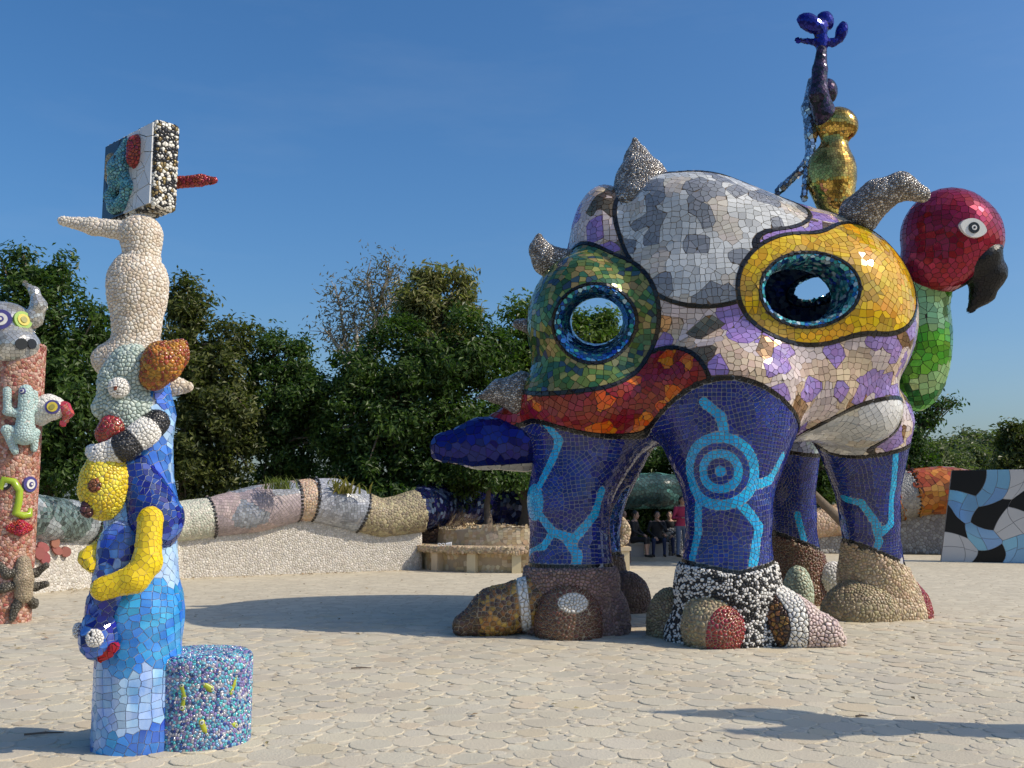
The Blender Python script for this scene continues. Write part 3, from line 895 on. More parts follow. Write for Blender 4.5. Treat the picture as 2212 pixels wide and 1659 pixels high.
lump((.70, 12.60, .14), (.42, .42, .56), .042, g_tan, p_choc, 23, [(lambda p: ell(p, A(.74, 12.24, .44), (.19, .3, .12)), p_white, None)], 'brown speckled toe with a white nail')
lump((1.17, 13.02, .12), (.34, .42, .52), .042, g_brown, p_rose, 24)
foot('foot', legfoot(1, cBf+A(0, .06, 0), .76, .70), *box_of(cBf, 1.1), .036, g_black, p_bw, 25, w=[.55, .45], label='near foot of black and white beads', lift=.014)
lump((1.97, 12.70, .10), (.28, .38, .48), .036, g_brown, p_olive, 26)
toe([A(2.40, 12.10, .52), A(2.34, 11.80, .20)], [.30, .37], .042, g_tan, p_olive, 27, [(lambda p: ell(p, A(2.44, 11.55, .14), (.27, .34, .34)), p_redp, None)], 'olive toe with a red stone nail')
toe([A(3.00, 12.10, .46), A(3.26, 11.84, .24), A(3.62, 11.80, .14), A(3.80, 11.80, .05)], [.30, .31, .19, .07], .05, g_dark, p_pink, 28,
    [(lambda p: (p[..., 0]-3.06)+.35*(p[..., 1]-11.8), p_amber[1:], None), (lambda p: (p[..., 0]-3.34)+.1*(p[..., 1]-11.8), p_white, None)], 'toe striped amber, white and pink')
def f_e(p): return smin(cone(p, A(5.27, 14.75, .75), A(5.42, 14.9, .1), .43, .62), ell(p, A(5.52, 14.8, .0), (.52, .55, .4)), .1)
foot('foot', lambda p: np.maximum(smin(legfoot(2, cE, .5, .5)(p), smin(cone(p, A(5.27, 14.75, .6), A(5.50, 14.9, .1), .42, .60), ell(p, A(5.55, 14.8, .0), (.52, .55, .4)), .1), .1), p[..., 2]-(seamz(p)-.012)), *box_of(cE, 1.4), .045, g_tan, p_tan, 29, label='right foot of tan pebbles', fields=[(lambda p: 5.88-p[..., 0], p_redp, None)])
lump((4.96, 14.44, .08), (.55, .44, .46), .05, g_tan, p_olive, 30, label='broad rounded khaki toe')
foot('foot', legfoot(3, cC, .58, .56, .5), *box_of(cC, .9, 1.1), .048, g_tan, p_choc, 31, label='far foot of dark speckled stones')
toe([A(5.25, 16.5, .38), A(5.85, 16.5, .08)], [.30, .07], .05, g_white, p_white, 32)
lump((4.55, 16.1, .2), (.22, .3, .44), .055, g_tan, p_green, 33)
foot('foot', legfoot(4, cD, .52, .5, .5), *box_of(cD, .9, 1.1), .046, g_brown, p_dark, 34, label='shaded far foot of dark pebbles')
lump((1.72, 15.45, .2), (.38, .42, .40), .046, g_brown, p_dark, 35)
# ================================================================== gold figure on its back
gold = [gl('gold leaf', (.66, .42, .10), .10, .9, .3, .012), gl('old gold', (.42, .26, .06), .12, .9, .35, .012)]
mirr = [gl('mirror glass', (.62, .64, .66), .07, .9, .25), gl('smoked mirror', (.25, .27, .3), .08, .8, .3)]
dusk = [gl('violet mirror', (.07, .045, .09), .14, .5, .3, .05), gl('night mirror', (.03, .035, .05), .14, .5, .3, .05)]
QY = 13.35*KB
Qn = Thing('gold_figure', 'gold mosaic figure standing on the back of the beast with one arm raised', 'statue', P(1800, 432, QY))
qp = lambda x, y, d=0: P(x, y, QY+d)
def f_torso(p): return union(.08, ell(p, qp(1797, 372), (.345, .31, .43)), cone(p, qp(1802, 330), qp(1803, 285), .19, .19), ell(p, qp(1806, 268), (.29, .26, .24)), ell(p, qp(1826, 276, -.08), (.17, .16, .16)), cone(p, qp(1797, 400), qp(1806, 440), .32, .27))
covered(Qn, 'torso', f_torso, qp(1740, 480, -.6), qp(1870, 215, .6), .035, .040, .003, g_dark, gold, [.65, .35], .12, lift=.003, seed=41, tilt=.03, patch=.12)
covered(Qn, 'head', lambda p: ell(p, qp(1786, 198), (.15, .16, .19)), qp(1750, 235, -.3), qp(1820, 160, .3), .03, .035, .002, g_dark, dusk, lift=.002, seed=42, tilt=.02)
ar = [qp(1782, 250, -.08), qp(1768, 205, -.14), qp(1771, 150, -.12), qp(1775, 108, -.08)]
covered(Qn, 'raised_arm', lambda p: chain(p, ar, [.17, .135, .10, .07], .05), *bounds(ar, .25), .03, .035, .002, g_dark, dusk, lift=.002, seed=43, tilt=.02)
cp_ = [qp(1755, 178, .12), qp(1748, 235, .15), qp(1752, 290, .12), qp(1750, 340, .1), qp(1742, 385, .1), qp(1736, 428, .05)]
covered(Qn, 'mirror_cape', lambda p: chain(p, cp_, [.07, .10, .085, .06, .045, .04], .05), *bounds(cp_, .2), .035, .045, .004, g_dark, mirr, lift=.004, seed=44)
c2 = [qp(1750, 335, .1), qp(1728, 370, .15), qp(1690, 405, .2), qp(1680, 415, .2)]
covered(Qn, 'mirror_strand', lambda p: chain(p, c2, [.05, .05, .055, .05], .03), *bounds(c2, .15), .03, .04, .004, g_dark, mirr, lift=.004, seed=45)
def f_bird(p): return union(.05, cone(p, qp(1775, 105), qp(1772, 60), .075, .10), ell(p, qp(1750, 50, -.05), (.20, .10, .13), rotm(0, rad(30), 0)), ell(p, qp(1782, 46, .02), (.13, .09, .15)), ell(p, qp(1818, 68, 0), (.085, .09, .15), rotm(0, rad(18), 0)), cone(p, qp(1775, 92), qp(1800, 92), .05, .05), cone(p, qp(1770, 92), qp(1722, 87), .055, .022), cone(p, qp(1800, 92), qp(1815, 85), .05, .04))
covered(Qn, 'winged_form', f_bird, qp(1700, 125, -.4), qp(1850, 15, .4), .028, .04, .0015, g_dark, [gl('night blue mirror', (.012, .018, .22), .12, .55, .08, .005)], lift=.0015, seed=46, tilt=.01)
# ================================================================== ground and paving
rngg = np.random.default_rng(77)
def ground_mat():
    m = bpy.data.materials.new('earth'); m.use_nodes = True
    nt = m.node_tree; N = nt.nodes; L = nt.links; b = N['Principled BSDF']; b.inputs['Roughness'].default_value = .95
    tc = N.new('ShaderNodeTexCoord'); nz = N.new('ShaderNodeTexNoise'); nz.inputs['Scale'].default_value = .35; nz.inputs['Detail'].default_value = 8
    L.new(tc.outputs['Object'], nz.inputs['Vector'])
    r = N.new('ShaderNodeValToRGB'); r.color_ramp.elements[0].color = (.16, .12, .07, 1); r.color_ramp.elements[1].color = (.12, .12, .05, 1)
    L.new(nz.outputs[0], r.inputs[0]); L.new(r.outputs[0], b.inputs['Base Color']); return m
mb = MB(); mb.add([[-700, -60, -.03], [700, -60, -.03], [700, 1500, -.03], [-700, 1500, -.03]], [[0, 1, 2, 3]])
link('ground', mb.mesh('ground', [ground_mat()]), kind='structure')
def plaza_mat():
    """mortar between the slabs, and beyond the built slabs the slabs themselves"""
    m = bpy.data.materials.new('mortar bed'); m.use_nodes = True
    nt = m.node_tree; N = nt.nodes; L = nt.links; b = N['Principled BSDF']; b.inputs['Roughness'].default_value = .9
    tc = N.new('ShaderNodeTexCoord')
    vo = N.new('ShaderNodeTexVoronoi'); vo.feature = 'DISTANCE_TO_EDGE'; vo.inputs['Scale'].default_value = 5.2
    L.new(tc.outputs['Object'], vo.inputs['Vector'])
    v2 = N.new('ShaderNodeTexVoronoi'); v2.inputs['Scale'].default_value = 5.2; L.new(tc.outputs['Object'], v2.inputs['Vector'])
    r = N.new('ShaderNodeValToRGB'); r.color_ramp.elements[0].position = .01; r.color_ramp.elements[1].position = .06
    r.color_ramp.elements[0].color = (.46, .385, .27, 1); r.color_ramp.elements[1].color = (.57, .505, .375, 1)
    L.new(vo.outputs['Distance'], r.inputs[0])
    hs = N.new('ShaderNodeHueSaturation'); mr = N.new('ShaderNodeMapRange'); mr.inputs['To Min'].default_value = .88; mr.inputs['To Max'].default_value = 1.08
    se = N.new('ShaderNodeSeparateColor'); L.new(v2.outputs['Color'], se.inputs[0]); L.new(se.outputs[0], mr.inputs['Value']); L.new(mr.outputs[0], hs.inputs['Value'])
    L.new(r.outputs[0], hs.inputs['Color']); L.new(hs.outputs[0], b.inputs['Base Color'])
    bp = N.new('ShaderNodeBump'); bp.inputs['Distance'].default_value = .012; bp.inputs['Strength'].default_value = .8
    L.new(vo.outputs['Distance'], bp.inputs['Height']); L.new(bp.outputs[0], b.inputs['Normal']); return m
mb = MB()
th = np.arange(72)*2*math.pi/72
ring = np.stack([2.5+27*np.cos(th), 12+21.5*np.sin(th), np.full(72, .002)], 1)
mb.add(ring, [list(range(72))])
plaza = link('plaza', mb.mesh('plaza', [plaza_mat()]), kind='structure')
def slabs():
    """discs packed big to small, each cut by its neighbours' power lines"""
    pts = np.zeros((0, 2)); R = np.zeros(0)
    y0, y1 = 5.2, 15.0
    for r, n in ((.155, 420), (.132, 2300), (.112, 3500), (.092, 7000), (.070, 12000), (.050, 16000), (.034, 20000)):
        y = rngg.uniform(y0, y1 if r > .06 else 10.5, n); x = (rngg.random(n)-.5)*2*(.56*y+.8)
        c = np.stack([x, y], 1)
        rr = r*rngg.uniform(.88, 1.14, n)
        # greedy on a hash grid
        cell = .3; grid = {}
        for i in range(len(pts)): grid.setdefault((int(pts[i, 0]//cell), int(pts[i, 1]//cell)), []).append((pts[i, 0], pts[i, 1], R[i]))
        newp = []; newr = []
        for (a, b_), q in zip(c.tolist(), rr.tolist()):
            gx, gy = int(a//cell), int(b_//cell); ok = True
            for dx in (-1, 0, 1):
                for dy in (-1, 0, 1):
                    for (u, v, w) in grid.get((gx+dx, gy+dy), ()):
                        if (u-a)**2+(v-b_)**2 < (.97*(w+q))**2: ok = False; break
                    if not ok: break
                if not ok: break
            if ok: grid.setdefault((gx, gy), []).append((a, b_, q)); newp.append((a, b_)); newr.append(q)
        if newp: pts = np.concatenate([pts, np.array(newp)]); R = np.concatenate([R, newr])
    return pts, R
sp, sr = slabs()
def blocked(c):
    """slabs that would lie under a sculpture's foot stay, they are only hidden"""
    return np.zeros(len(c), bool)
kd = kdtree.KDTree(len(sp))
for i in range(len(sp)): kd.insert((sp[i, 0], sp[i, 1], 0), i)
kd.balance()
M_ = 14; ph = np.arange(M_)*2*math.pi/M_
slabm = [mat('slab warm', (.585, .52, .385), .8, var=.07, hue=.006, bump=.35, bscale=60, noise=.5, nscale=.6, col2=(.43, .37, .28)), mat('slab grey', (.55, .50, .385), .8, var=.07, hue=.006, bump=.35, bscale=60, noise=.5, nscale=.6, col2=(.43, .37, .28)), mat('slab honey', (.60, .505, .345), .8, var=.06, hue=.006, bump=.35, bscale=60, noise=.5, nscale=.6, col2=(.43, .37, .28))]
slab_v = []; slab_f = []
rims = []
for i in range(len(sp)):
    nb = kd.find_n((sp[i, 0], sp[i, 1], 0), 9)[1:]
    a0 = rngg.uniform(0, .4); an = ph+a0
    lim = np.full(M_, sr[i]*1.07)
    for co, j, d in nb:
        if d < 1e-4: continue
        t = (d*d+sr[i]**2-sr[j]**2)/(2*d)-.003
        cs_ = np.cos(an-math.atan2(co[1]-sp[i, 1], co[0]-sp[i, 0]))
        lim = np.where(cs_ > .05, np.minimum(lim, np.maximum(t, .02)/np.maximum(cs_, .05)), lim)
    lim = np.minimum(lim, sr[i]*1.07)*(1+rngg.normal(0, .012, M_))
    rims.append((an, lim))
pk = rngg.choice(3, len(sp), p=[.5, .36, .14])
tiltx = rngg.normal(0, .012, (len(sp), 2)); hz = rngg.uniform(.005, .0095, len(sp))
def slab(mb, i, mi):
    an, lim = rims[i]
    d = np.stack([np.cos(an)*lim, np.sin(an)*lim], 1)
    def rg(k, z): 
        q = d*k; return np.concatenate([sp[i]+q, (z+(q @ tiltx[i]))[:, None]], 1)
    V = np.concatenate([rg(1, -.004), rg(1, hz[i]-.003), rg(1-.006/sr[i], hz[i])])
    j = np.arange(M_); j2 = (j+1) % M_
    F = np.concatenate([np.stack([j, j2, j2+M_, j+M_], 1), np.stack([j+M_, j2+M_, j2+2*M_, j+2*M_], 1)])
    mb.add(V, F, mi); mb.f.append(np.arange(2*M_, 3*M_)[None]+mb.n-3*M_); mb.m.append(np.array([mi], np.int32)); mb.sm.append(np.zeros(1, bool))
inview = np.abs(sp[:, 0]) < .512*sp[:, 1]
size = np.where(inview & (sp[:, 1] > 6.1), sr**2/sp[:, 1]**3, 0)
big = set(np.argsort(-size)[:300].tolist())
fm = MB()
for i in range(len(sp)):
    if i in big:
        mb = MB(); slab(mb, i, 0); link('paving_stone', mb.mesh('paving_stone', [slabm[pk[i]]]), plaza)
    else: slab(fm, i, pk[i])
link('paving_stones', fm.mesh('paving_stones', slabm), plaza, kind='stuff')
# ================================================================== trees
def leaf_mat(name, c1, c2, trans=.35):
    m = bpy.data.materials.new(name); m.use_nodes = True
    nt = m.node_tree; N = nt.nodes; L = nt.links; b = N['Principled BSDF']; b.inputs['Roughness'].default_value = .42; b.inputs['Specular IOR Level'].default_value = .35
    gi = N.new('ShaderNodeNewGeometry'); r = N.new('ShaderNodeValToRGB')
    r.color_ramp.elements[0].color = (*c1, 1); r.color_ramp.elements[1].color = (*c2, 1)
    L.new(gi.outputs['Random Per Island'], r.inputs[0]); L.new(r.outputs[0], b.inputs['Base Color'])
    t = N.new('ShaderNodeBsdfTranslucent'); g = N.new('ShaderNodeMix'); g.data_type = 'RGBA'; g.blend_type = 'MULTIPLY'; g.inputs['Factor'].default_value = 1; g.inputs['B'].default_value = (1.1, 1.5, .5, 1)
    L.new(r.outputs[0], g.inputs['A']); L.new(g.outputs['Result'], t.inputs[0])
    mx = N.new('ShaderNodeMixShader'); mx.inputs[0].default_value = trans
    L.new(b.outputs[0], mx.inputs[1]); L.new(t.outputs[0], mx.inputs[2]); L.new(mx.outputs[0], N['Material Output'].inputs[0])
    return m
bark = mat('bark', (.16, .12, .085), .9, var=.25, hue=.01, island=False, nscale=20, bump=.6, bscale=30)
pale_bark = mat('pale bark', (.42, .37, .30), .8, var=.2, hue=.01, island=False, nscale=14)
LV = {'oak': leaf_mat('oak leaf', (.020, .050, .011), (.095, .155, .028)), 'olive': leaf_mat('olive leaf', (.036, .052, .014), (.16, .17, .045)), 'bright': leaf_mat('bright leaf', (.05, .10, .015), (.16, .21, .04), .45),
      'pale': leaf_mat('pale leaf', (.08, .085, .02), (.36, .33, .14)), 'gum': leaf_mat('gum leaf', (.10, .085, .05), (.20, .17, .09)), 'far': leaf_mat('hazed far leaf', (.075, .10, .045), (.19, .205, .085)), 'yucca': leaf_mat('blade leaf', (.16, .15, .04), (.30, .25, .08)), 'grass': leaf_mat('grass leaf', (.10, .13, .03), (.20, .22, .07))}  # distant leaves: lighter olive with the haze mixed into their colour
def leaves(mb, c, out, L, rng, wid=.42):
    """n lens shaped leaves at points c, roughly facing along 'out' and up"""
    n = len(c)
    nm = unit(out+A(0, 0, .6)+rng.normal(0, .75, (n, 3)))
    t = unit(np.cross(nm, rng.normal(0, 1, (n, 3)))); b = np.cross(nm, t)
    l = L*rng.uniform(.6, 1.35, (n, 1))
    w = l*wid
    V = np.stack([c-t*l*.5, c+b*w*.5+nm*l*.06, c+t*l*.5-nm*l*.12, c-b*w*.5+nm*l*.06], 1).reshape(-1, 3)
    mb.add(V, np.arange(4*n).reshape(-1, 4))
def tree(name, label, lobes, Y, kind, n, L, trunk=None, seed=1, clump=.38, group=None, cat='tree', spread=.8, loose=.5, wid=.42, bk=None, shape=None, limbs=True, rf=.85):
    rng = np.random.default_rng(seed)
    lb = []
    for q in lobes:
        c = P(q[0], q[1], Y+(q[4] if len(q) > 4 else 0)); k = c[1]/FOC
        lb.append((c, A(q[2]*k, max(q[2], q[3])*k*spread, q[3]*k)))
    base = trunk if trunk is not None else A(lb[0][0][0], lb[0][0][1]+.3, 0)
    T = Thing(name, label, cat, base, group)
    n = int(n*2.3); vol = np.array([np.prod(r) for _, r in lb])**.67; nl = (vol/vol.sum()*n).astype(int)
    mb = MB(); tips = []
    for (c, r), m in zip(lb, nl):
        nc = max(6, int(4*np.prod(r)**.67/(clump**2)))
        d = unit(rng.normal(0, 1, (nc, 3)))
        rr = rng.random((nc, 1))**.45*rng.uniform(.70, 1.15, (nc, 1))
        cc = c+d*r*rr
        ok = cc[:, 2] > .25; cc = cc[ok]; d = d[ok]
        cr = clump*rng.uniform(.5, 1.25, len(cc))
        tips += [(cc[i], c) for i in rng.choice(len(cc), min(len(cc), 7), replace=False)]
        w = cr**2; k = rng.choice(len(cc), m, p=w/w.sum())
        off = rng.normal(0, loose, (m, 3))*cr[k][:, None]
        pt = cc[k]+off*A(1, 1, .8)
        ok = pt[:, 2] > .1
        leaves(mb, pt[ok], unit(off+.6*d[k])[ok], L, rng, wid)
    T.part('crown', mb, LV[kind], kind='stuff')
    tb = MB(); top = lb[0][0]
    hgt = max(top[2], 1.0); r0 = .06+.022*hgt
    if trunk is None or True:
        mid = base*.5+A(top[0], top[1], 0)*.5+A(rng.normal(0, .1), rng.normal(0, .1), hgt*.5)
        tb.tube([base-A(0, 0, .05), base+A(0, 0, hgt*.2), mid, top], [r0*1.25, r0, r0*.75, r0*.3], 0, 9)
        if limbs:
            for tp, c in tips:
                t = rng.uniform(.25, .9); s = mid*(1-t)+top*t
                m2 = (s+tp)/2+A(0, 0, .12)
                tb.tube([s, m2, tp], [r0*.38, r0*.22, .012], 0, 5)
    T.part('trunk', tb, bk or bark)
    return T
tg = 'trees behind the mosaic wall'
tree('oak_tree', 'tall dark green oak tree at the far left behind the red column', [(110, 760, 105, 190), (40, 700, 90, 150), (160, 880, 110, 190), (110, 590, 50, 60), (30, 570, 45, 40), (40, 900, 110, 180), (200, 720, 50, 90), (190, 1010, 110, 110), (60, 1040, 100, 90)], 25.0, 'oak', 15000, .17, seed=1, group=tg)
tree('oak_tree', 'rounded olive green tree just right of the white torso totem', [(410, 700, 70, 90), (400, 640, 45, 40), (440, 800, 95, 120), (500, 740, 45, 60), (420, 930, 110, 140), (500, 900, 80, 130), (430, 1030, 100, 80)], 26.5, 'olive', 13000, .16, seed=2, group=tg)
tree('shrub_tree', 'low dark tree with upright shoots in the dip of the treeline', [(600, 880, 85, 140), (570, 780, 40, 60), (640, 800, 40, 60), (615, 1000, 100, 100), (690, 900, 60, 130), (660, 750, 18, 25), (590, 735, 18, 25)], 27.5, 'oak', 11000, .15, seed=3, group=tg)
tree('oak_tree', 'broad mid green tree filling the middle behind the wall', [(850, 800, 130, 110), (780, 820, 80, 110), (930, 795, 100, 75), (880, 920, 160, 140), (1010, 820, 90, 150), (1000, 960, 110, 120), (760, 960, 90, 130), (880, 1040, 170, 80), (1075, 760, 40, 70)], 27.0, 'oak', 23000, .16, seed=4, group=tg)
tree('blossoming_tree', 'pale topped tree whose cream leaf tips stand above the treeline', [(950, 655, 80, 65), (890, 680, 45, 55), (1010, 680, 40, 50), (930, 610, 45, 35), (985, 605, 35, 30), (950, 740, 90, 60)], 28.2, 'pale', 5200, .20, seed=5, group=tg, wid=.3)
tree('bright_tree', 'bright green tree showing through the left opening of the beast', [(1130, 690, 55, 55), (1180, 760, 80, 90), (1270, 730, 90, 70), (1120, 850, 60, 150), (1220, 860, 110, 140), (1300, 720, 50, 60), (1130, 990, 70, 90), (1240, 1000, 110, 100)], 29, 'bright', 13000, .16, seed=6, group=tg)
def gum(seed, label, stems, Y, n):
    rng = np.random.default_rng(seed)
    base = P(stems[0][0][0], 1085, Y); base[2] = 0
    T = Thing('eucalyptus_tree', label, 'tree', base, tg)
    tb = MB(); mb = MB()
    for st in stems:
        pts = [P(x, y, Y+rng.normal(0, .4)) for x, y in st]
        tb.tube(pts, np.linspace(.13, .03, len(pts)), 0, 6)
        for i in range(len(pts)):
            if i == 0: continue
            for _ in range(9):
                t = rng.random(); s = pts[i-1]*(1-t)+pts[i]*t
                d = unit(A(rng.normal(0, 1), rng.normal(0, .8), rng.uniform(.3, 1.5)))
                e = s+d*rng.uniform(.4, 1.05)
                tb.tube([s, (s+e)/2+A(0, 0, .06), e], [.03, .02, .008], 0, 4)
                m = int(n/62); leaves(mb, e+rng.normal(0, .32, (m, 3)), rng.normal(0, 1, (m, 3)), .22, rng, .28)
    T.part('crown', mb, LV['gum'], kind='stuff'); T.part('trunk', tb, pale_bark)
gum(11, 'thin wispy grey eucalyptus standing against the sky', [[(790, 900), (795, 760), (812, 690), (828, 620), (845, 590)], [(800, 780), (812, 690), (800, 640), (792, 590)], [(812, 720), (840, 660), (870, 610)]], 44, 1500)
gum(12, 'lower wispy eucalyptus leaning left of the taller one', [[(760, 900), (755, 780), (742, 720), (735, 660), (728, 640)], [(755, 790), (725, 740), (705, 715)], [(775, 800), (770, 720), (762, 680)]], 44, 1300)
tree('dark_tree', 'dark tree with reaching sprays right of the far blue leg', [(1960, 950, 40, 70), (1985, 900, 30, 30), (1930, 1000, 60, 70), (2020, 880, 22, 14), (2050, 868, 20, 8), (1900, 1060, 90, 60), (1980, 1010, 50, 50)], 36, 'oak', 6500, .17, seed=7)
tree('shade_tree', 'leafy tree seen between the right hand legs of the beast', [(1760, 940, 90, 90), (1850, 900, 80, 80), (1780, 1060, 60, 40), (1690, 900, 70, 70)], 33, 'oak', 8000, .17, seed=8)
for i, (x, y, a, b_, Y) in enumerate([(2040, 975, 55, 40, 62), (2110, 965, 45, 45, 66), (2160, 985, 50, 45, 60), (2085, 1000, 60, 35, 55), (2010, 1010, 50, 40, 52), (1700, 1000, 90, 60, 58)]):
    lab = ['pale distant tree nearest the beast on the right horizon', 'rounded distant tree highest in the right hand wood', 'distant tree beside the dark one at the right edge', 'low distant tree just above the orange wall', 'distant bush directly right of the dark sprays', 'distant tree seen under the belly of the beast'][i]
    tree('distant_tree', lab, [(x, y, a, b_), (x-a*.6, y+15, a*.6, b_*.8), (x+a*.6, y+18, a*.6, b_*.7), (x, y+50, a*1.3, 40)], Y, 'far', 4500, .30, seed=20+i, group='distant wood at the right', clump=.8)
tree('dark_tree', 'dark tree cut by the right edge behind the chequered panel', [(2190, 960, 40, 50), (2215, 940, 50, 40), (2185, 1010, 50, 40), (2240, 1000, 60, 70)], 38, 'olive', 6000, .19, seed=9)
# unseen tree added to shade the seated people, its crown hidden behind the beast
tree('shade_tree', 'wide unseen tree added to shade the seated people', [(1650, 905, 170, 70), (1530, 960, 90, 35), (1780, 900, 110, 60), (1700, 830, 130, 60)], 27.2, 'oak', 14000, .17, trunk=A(9.4, 27.6, 0), seed=10, clump=.5)
tree('bushy_hedge', 'dark hedge behind the seated people', [(1350, 1120, 80, 60), (1450, 1130, 80, 60), (1540, 1100, 80, 70), (1620, 1050, 70, 60), (1400, 1000, 120, 50), (1520, 990, 120, 50)], 31.5, 'oak', 12000, .16, seed=13, cat='hedge')
# tufts on the wall
def tuft(label, px, py, Y, n, L, kind, seed):
    rng = np.random.default_rng(seed); c = P(px, py, Y)
    T = Thing('grass_tuft' if kind == 'grass' else 'yucca_plant', label, 'plant', c)
    mb = MB()
    for i in range(n):
        a = rng.uniform(0, 2*math.pi); s = rng.uniform(.1, .9); d = A(math.cos(a)*s, math.sin(a)*s, 1); d = d/np.linalg.norm(d)
        l = L*rng.uniform(.6, 1.2); w = A(-math.sin(a), math.cos(a), 0)*(.012 if kind == 'grass' else .03)
        b0 = c+A(rng.normal(0, .18), rng.normal(0, .08), -.05); m_ = b0+d*l*.55; e = b0+d*l+A(math.cos(a), math.sin(a), 0)*l*.25-A(0, 0, l*.1)
        mb.add([b0-w, b0+w, m_+w*.8, m_-w*.8, e], [[0, 1, 2, 3]]); mb.f.append(np.array([[3, 2, 4]])+mb.n-5); mb.m.append(np.array([0], np.int32)); mb.sm.append(np.zeros(1, bool))
    T.part('leaf_blades', mb, LV[kind], kind='stuff')
tuft('spiky green grass tuft growing on top of the pink coil', 603, 1052, 22.6, 110, .36, 'grass', 31)
tuft('yellowing spiky plant behind the grey coil', 742, 1062, 23.6, 60, .45, 'yucca', 32)
# ================================================================== mosaic walls
def wallmat(n, c, v=.2, r=.45): return mat(n, c, r, 0, v, .015)
def coil_wall(T, base_pts, coil, wall_top, wall_ms, wall_s, wgm, segs, seed):
    """a low wall with a rounded coil along its top; base_pts world xy, coil world xyz + radius"""
    bp_ = np.array(base_pts, float)
    def f_wall(p):
        best = None
        for i in range(len(bp_)-1):
            a, b_ = bp_[i], bp_[i+1]; d = b_-a
            t = np.clip(((p[..., :2]-a) @ d)/(d @ d), 0, 1)
            q = np.linalg.norm(p[..., :2]-a-t[..., None]*d, axis=-1)-.16+.03*p[..., 2]
            best = q if best is None else np.minimum(best, q)
        return best
    C = np.array([c[:3] for c in coil]); Rr = [c[3] for c in coil]
    def zc_(p):
        d = np.linalg.norm(p[..., None, :2]-C[:, :2], axis=-1); w = np.exp(-(d/.7)**2)+1e-9
        return (w*C[:, 2]).sum(-1)/w.sum(-1)
    f1 = lambda p: np.maximum(np.maximum(f_wall(p), p[..., 2]-zc_(p)), -.1-p[..., 2])
    lo = np.append(bp_.min(0)-.4, -.1); hi = np.append(bp_.max(0)+.4, 2.6)
    covered(T, 'wall_base', f1, lo, hi, .09, wall_s, .007, wgm, wall_ms, style='pebble', lift=.009, seed=seed, cap=.85)
    # arc length samples of the coil
    n = len(C); tt = np.arange(n)
    for k, (t0, t1, ms, gm, s, style) in enumerate(segs):
        u = np.linspace(t0, t1, max(4, int((t1-t0)*4)))
        pts = np.stack([np.interp(u, tt, C[:, i]) for i in range(3)], 1); rs = np.interp(u, tt, Rr)
        d0 = unit(pts[1]-pts[0]); d1 = unit(pts[-1]-pts[-2])
        f = lambda p: np.maximum(np.maximum(chain(p, pts, rs, .03), -((p-pts[0]) @ d0)), (p-pts[-1]) @ d1)
        lo, hi = bounds(pts, max(rs)+.1)
        covered(T, 'coil_segment', f, lo, hi, .07, s, .008, gm, ms, style=style, patch=.5 if style == 'flat' else None, clump=.5 if style == 'flat' else 0, keepn=14, lift=.010 if style == 'pebble' else .008, seed=seed+10+k)
        mb = MB()                     # dark band of stones between segments
        a = unit(np.cross(d0, A(0, 0, 1))); b_ = np.cross(d0, a)
        for th_ in np.arange(0, 2*math.pi, 2*math.pi/34):
            c = pts[0]+(rs[0]+.012)*(math.cos(th_)*a+math.sin(th_)*b_)
            mb.box(c, (.055, .055, .05), 0, rotm(th_*1.7, th_, .3))
        T.part('dark_band', mb, [MATS['black bead']], kind='stuff')
def cw(px, py, r, Y): q = P(px, py, Y); return (*q, r*Y/FOC)
def along(pa, ya, pb_, yb, px): return ya+(yb-ya)*(px-pa)/(pb_-pa)
TLw = Thing('coil_wall', 'low white pebble wall topped by a pink, grey and green mosaic coil behind the totems', 'wall', (-5, 22, 0))
yy = lambda px: float(np.interp(px, [-60, 100, 390, 860, 1000], [17.0, 18.75, 22.2, 24.8, 25.6]))
bl = [P(px, 1085, yy(px))[:2] for px in (-60, 20, 100, 240, 390, 530, 680, 860, 900)]
coil = [cw(x, y, r, yy(x)) for x, y, r in ((-60, 1105, 50), (30, 1112, 50), (110, 1123, 47), (180, 1130, 44), (215, 1132, 43), (300, 1130, 42), (380, 1127, 42), (455, 1118, 42), (550, 1100, 49), (600, 1090, 46), (640, 1082, 43), (676, 1080, 45), (720, 1085, 50), (770, 1103, 45), (820, 1120, 40), (865, 1113, 42), (905, 1103, 46))]
stone_w = [wallmat('wall white', (.60, .565, .51), .2), wallmat('wall cream', (.53, .49, .42), .2)]
gsilver = [wallmat('slate mosaic', (.30, .32, .36), .35, .25), wallmat('fog mosaic', (.42, .43, .47), .3, .25)]
gpink = [wallmat('pink mosaic', (.46, .36, .34), .2), wallmat('mauve mosaic', (.38, .31, .32), .2)]
gceladon = [wallmat('pale green mosaic', (.46, .48, .38), .22), wallmat('ivory mosaic', (.56, .54, .44), .2)]
gmarb = [mat('marble green', (.10, .14, .13), .2, 0, .7, .03), mat('marble ash', (.30, .33, .34), .2, 0, .4, .03)]
gjade = [wallmat('jade mosaic', (.10, .22, .14), .4, .25), wallmat('mint mosaic', (.22, .36, .26), .3, .25)]
gsand = [wallmat('gold sand mosaic', (.36, .31, .18), .3), wallmat('bark mosaic', (.24, .20, .13), .3)]
gcop = [wallmat('copper pebble', (.50, .33, .21), .2), wallmat('peach pebble', (.56, .40, .28), .2)]
g_wall = grout('wall', (.50, .46, .40))
segsL = [(0, 3.1, gmarb, g_light, .085, 'flat'), (3.1, 5.5, gjade, g_light, .085, 'flat'), (5.5, 7.0, gceladon, g_wall, .06, 'pebble'), (7.0, 10.0, gpink+gsilver[:1], g_wall, .075, 'flat'), (10.0, 11.0, gcop, g_wall, .07, 'pebble'), (11.0, 13.2, gsilver, g_light, .075, 'flat'), (13.2, 16.0, gsand, g_tan, .07, 'pebble')]
